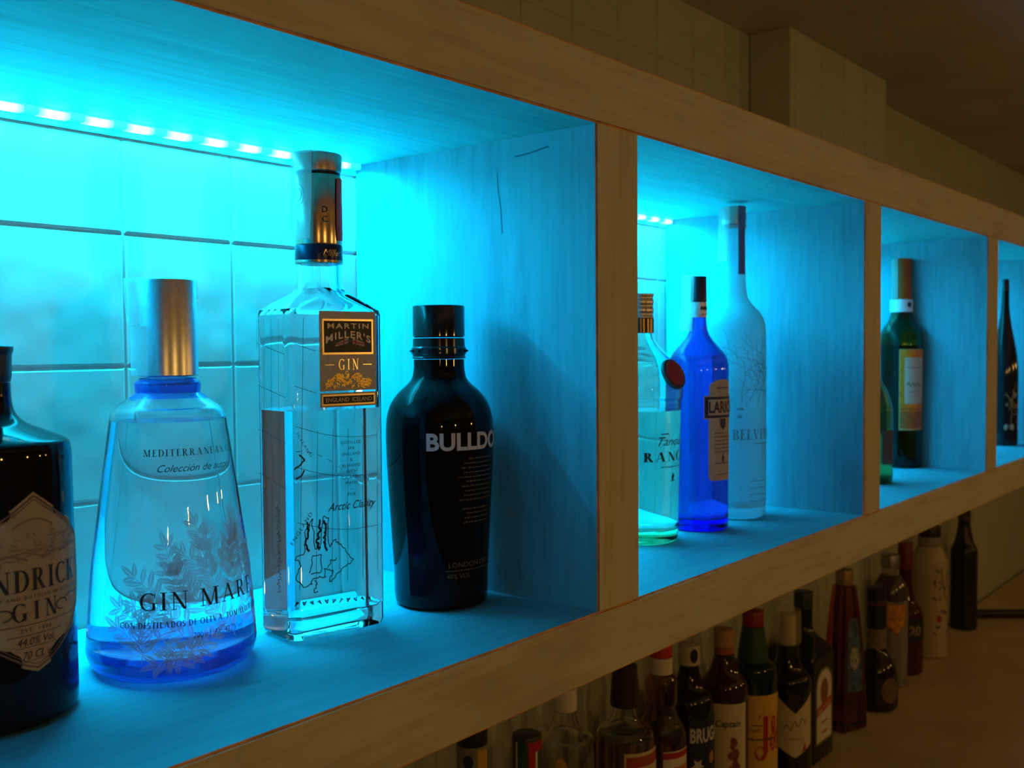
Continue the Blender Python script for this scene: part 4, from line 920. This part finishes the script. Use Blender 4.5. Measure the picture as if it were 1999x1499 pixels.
# J tall faceted amber bottle with blue label
t = thing('liqueur_bottle', 'tall flat-sided amber bottle with blue picture label, behind the square bottle', 'bottle', (1.0600, .2170, ZC), math.radians(-22))
bm = bmesh.new(); loft(bm, [rring(a, b, .006, z, 4) for a, b, z in ((.027, .022, .0005), (.0310, .0260, .004), (.0310, .0262, .040), (.0265, .0225, .140), (.0205, .0180, .215), (.0175, .0158, .240), (.0165, .0150, .2500), (.010, .010, .2504))])
from_bm('glass_body', bm, absorb('amber_glass', (.80, .48, .06), 90, (.85, .68, .40)), t, angle=25)
cap('cap', .0150, .2508, .2780, mat('dull_gold_cap', (.35, .24, .10), .4, .5), t)
def SJ(u, v, off=.0004):
    hy_ = interp([(.0262, .040), (.0225, .140), (.0180, .215)], v); return (u, -hy_-off, v)
patch('label', SJ, [(.070, -.018, .018), (.120, -.017, .017), (.165, -.014, .014), (.195, -.0105, .0105)], mat('blue_picture_label', (.06, .10, .20), .6, noise=.5, nscale=90), t, 4, .0006)
patch('label_picture', SJ, oval_rows(0, .128, .011, .020, 12), mat('mottled_picture', (.32, .28, .28), .6, noise=.5, nscale=200), t, 8, .0009)
# K dark round-bellied bottle
t, pr = cbottle('liqueur_bottle', 'round-bellied dark bottle with brown oval label and ringed black cap', 1.1930, .2085, [(.012, .002), (.030, 0), (.0370, .004), (.0385, .014), (.0380, .060), (.0340, .0800), (.0240, .0960), (.0165, .1100), (.0150, .1300), (.0150, .1480)], mat('smoky_dark_glass', (.016, .011, .007), .07), -45)
lathe('neck_sleeve', [(.0152, .1120), (.0170, .1122), (.0168, .1480), (.0152, .1484)], mat('grey_brown_sleeve', (.20, .15, .10), .4, noise=.2), t, 40)
lathe('cap', fillet([(.012, .1488), (.0175, .1488), (.0180, .1510), (.0176, .1900), (.0188, .1920), (.0188, .1990), (.0176, .2010), (.0178, .2230), (.012, .2240)], .001), CAPK, t, 40)
patch('cap_ring', surf_lathe([(.0180, .14), (.0176, .20)]), rect_rows(-.054, .054, .1925, .1965, 1), mat('maroon_ring', (.12, .03, .03), .4), t, 30, .0014)
patch('label', surf_lathe(pr, .0380), oval_rows(.010, .042, .018, .023, 14), mat('brown_oval_label', (.16, .095, .04), .6, noise=.2), t, 12, .0004)
# L clear bottle with orange shield
t, pr = cbottle('rum_bottle', 'clear silvery bottle with domed shoulder and orange shield label', 1.3381, .2335, [(.012, .002), (.027, 0), (.0312, .003), (.0318, .012), (.0330, .165), (.0322, .1830), (.0280, .2000), (.0205, .2120), (.0165, .2180), (.0160, .2300)], mat('smoky_clear_glass', (.86, .82, .80), .03, 0, .85, 1.4), -50, .0026, (.13, SPIRIT))
cap('cap', .0172, .2305, .2560, mat('grey_steel_cap', (.28, .27, .27), .35, .8), t); lathe('shoulder_capsule', [(.0170, .2178), (.0210, .2128), (.0285, .2004), (.0327, .1832), (.0334, .1700), (.0331, .1698)], mat('plum_capsule', (.060, .040, .050), .15, coat=.5), t, 44)
S = surf_lathe(pr, .0328); sh = lambda k: [(.1050*1+.0*k, -.001, .001)] + [(.113, -.008*k, .008*k), (.124, -.0175*k, .0175*k), (.140, -.0205*k, .0205*k), (.1640, -.0205*k, .0205*k)]
patch('label_edge', S, sh(1.12), mat('dark_shield_edge', (.06, .03, .02), .5), t, 14, .0003); patch('label', S, [(a-(0 if a > .11 else -.002), b, c) for a, b, c in sh(.98)], mat('orange_shield', (.60, .24, .03), .5, noise=.25, nscale=90), t, 14, .0006)
l = UV(); l.line([(-.014+.003*i, .136+.003*math.sin(i*1.6)) for i in range(10)], .0016); l.wrap('label_script', S, mat('red_script_ink', (.28, .05, .02), .5), t, .0008)
# M red bottle with black label
t, pr = cbottle('liqueur_bottle', 'dark red bottle with black label and pale number 20', 1.4328, .2360, std(.0350, .115, .0140, .165, .2100), mat('dark_red_glass', (.060, .006, .006), .08), -38)
cap('cap', .0146, .2105, .2640, mat('oxblood_cap', (.16, .014, .012), .4), t)
S = surf_lathe(pr, .0350); patch('label', S, rect_rows(-.030, .030, .070, .1150, 3), mat('black_label', (.012, .014, .013), .5), t, 18, .0003)
l = UV(); l.add(sans('20', .0180, bold=.02), 0, .083); l.wrap('label_number', S, mat('pale_number_ink', (.34, .26, .16), .5), t, .0006)
# N white bottle with printed branches
t, pr = cbottle('vodka_bottle', 'white frosted bottle with dark printed branches and black cap', 1.5777, .2332, [(.012, .002), (.032, 0), (.0362, .003), (.0368, .012), (.0374, .195), (.0350, .2120), (.0270, .2290), (.0235, .2360)], mat('white_coated_glass', (.44, .37, .27), .40), -45)
cap('cap', .0240, .2365, .2560, mat('clear_grey_collar', (.26, .24, .20), .3), t); cap('cap', .0225, .2565, .2780, CAPK, t)
S = surf_lathe(pr, .0370); l = UV(); rnd = random.Random(15)
for k in range(26):
    x, z = .010+rnd.uniform(-.016, .018), rnd.uniform(.05, .185); a = rnd.uniform(0, 6.3); q = rnd.uniform(.003, .008)
    l.line([(x, z), (x+q*math.cos(a), z+q*math.sin(a)), (x+q*1.6*math.cos(a+.4), z+q*1.6*math.sin(a+.4))], rnd.uniform(.0015, .0035))
l.line([(.006, .195), (.0130, .155), (.018, .135)], .0016); l.line([(.026, .185), (.020, .150)], .0014); l.wrap('branch_print', S, mat('sepia_print', (.05, .035, .025), .6), t, .0005)
patch('print_spot', S, oval_rows(.004, .085, .005, .007, 10), REDI, t, 8, .0007)
# O black bottle, farthest
t, pr = cbottle('liqueur_bottle', 'matte black bottle with stepped shoulders, last in the row on the counter', 1.8367, .2340, [(.012, .002), (.026, 0), (.0292, .002), (.0296, .010), (.0298, .178), (.0285, .1880), (.0215, .2020), (.0180, .2180), (.0140, .2400), (.0132, .2550)], mat('matte_black_glass', (.007, .006, .005), .30), 0, fil=.004)
lathe('neck_band', [(.0136, .2555), (.0146, .2557), (.0146, .2700), (.0136, .2703)], mat('brown_neck_band', (.07, .045, .02), .5), t, 36)
cap('cap', .0130, .2705, .2960, CAPK, t)
# black bar tool lying on the counter
bm = bmesh.new(); loft(bm, [[(x, y+.010*math.cos(q)*k, .0105*k*math.sin(q)+.0115) for q in [i*2*PI/16 for i in range(16)]] for x, y, k in ((0, 0, .7), (.004, 0, 1), (.10, -.0, 1), (.20, -.0, .95), (.206, -.0, .6))])
o = from_bm('bar_tool', bm, CAPK, None)
o.location = (1.935, .2420, ZC); o.rotation_euler = (0, 0, math.radians(-52)); tag(o, 'black rod-shaped bar tool lying on the counter beside the farthest black bottle', 'bar tool')
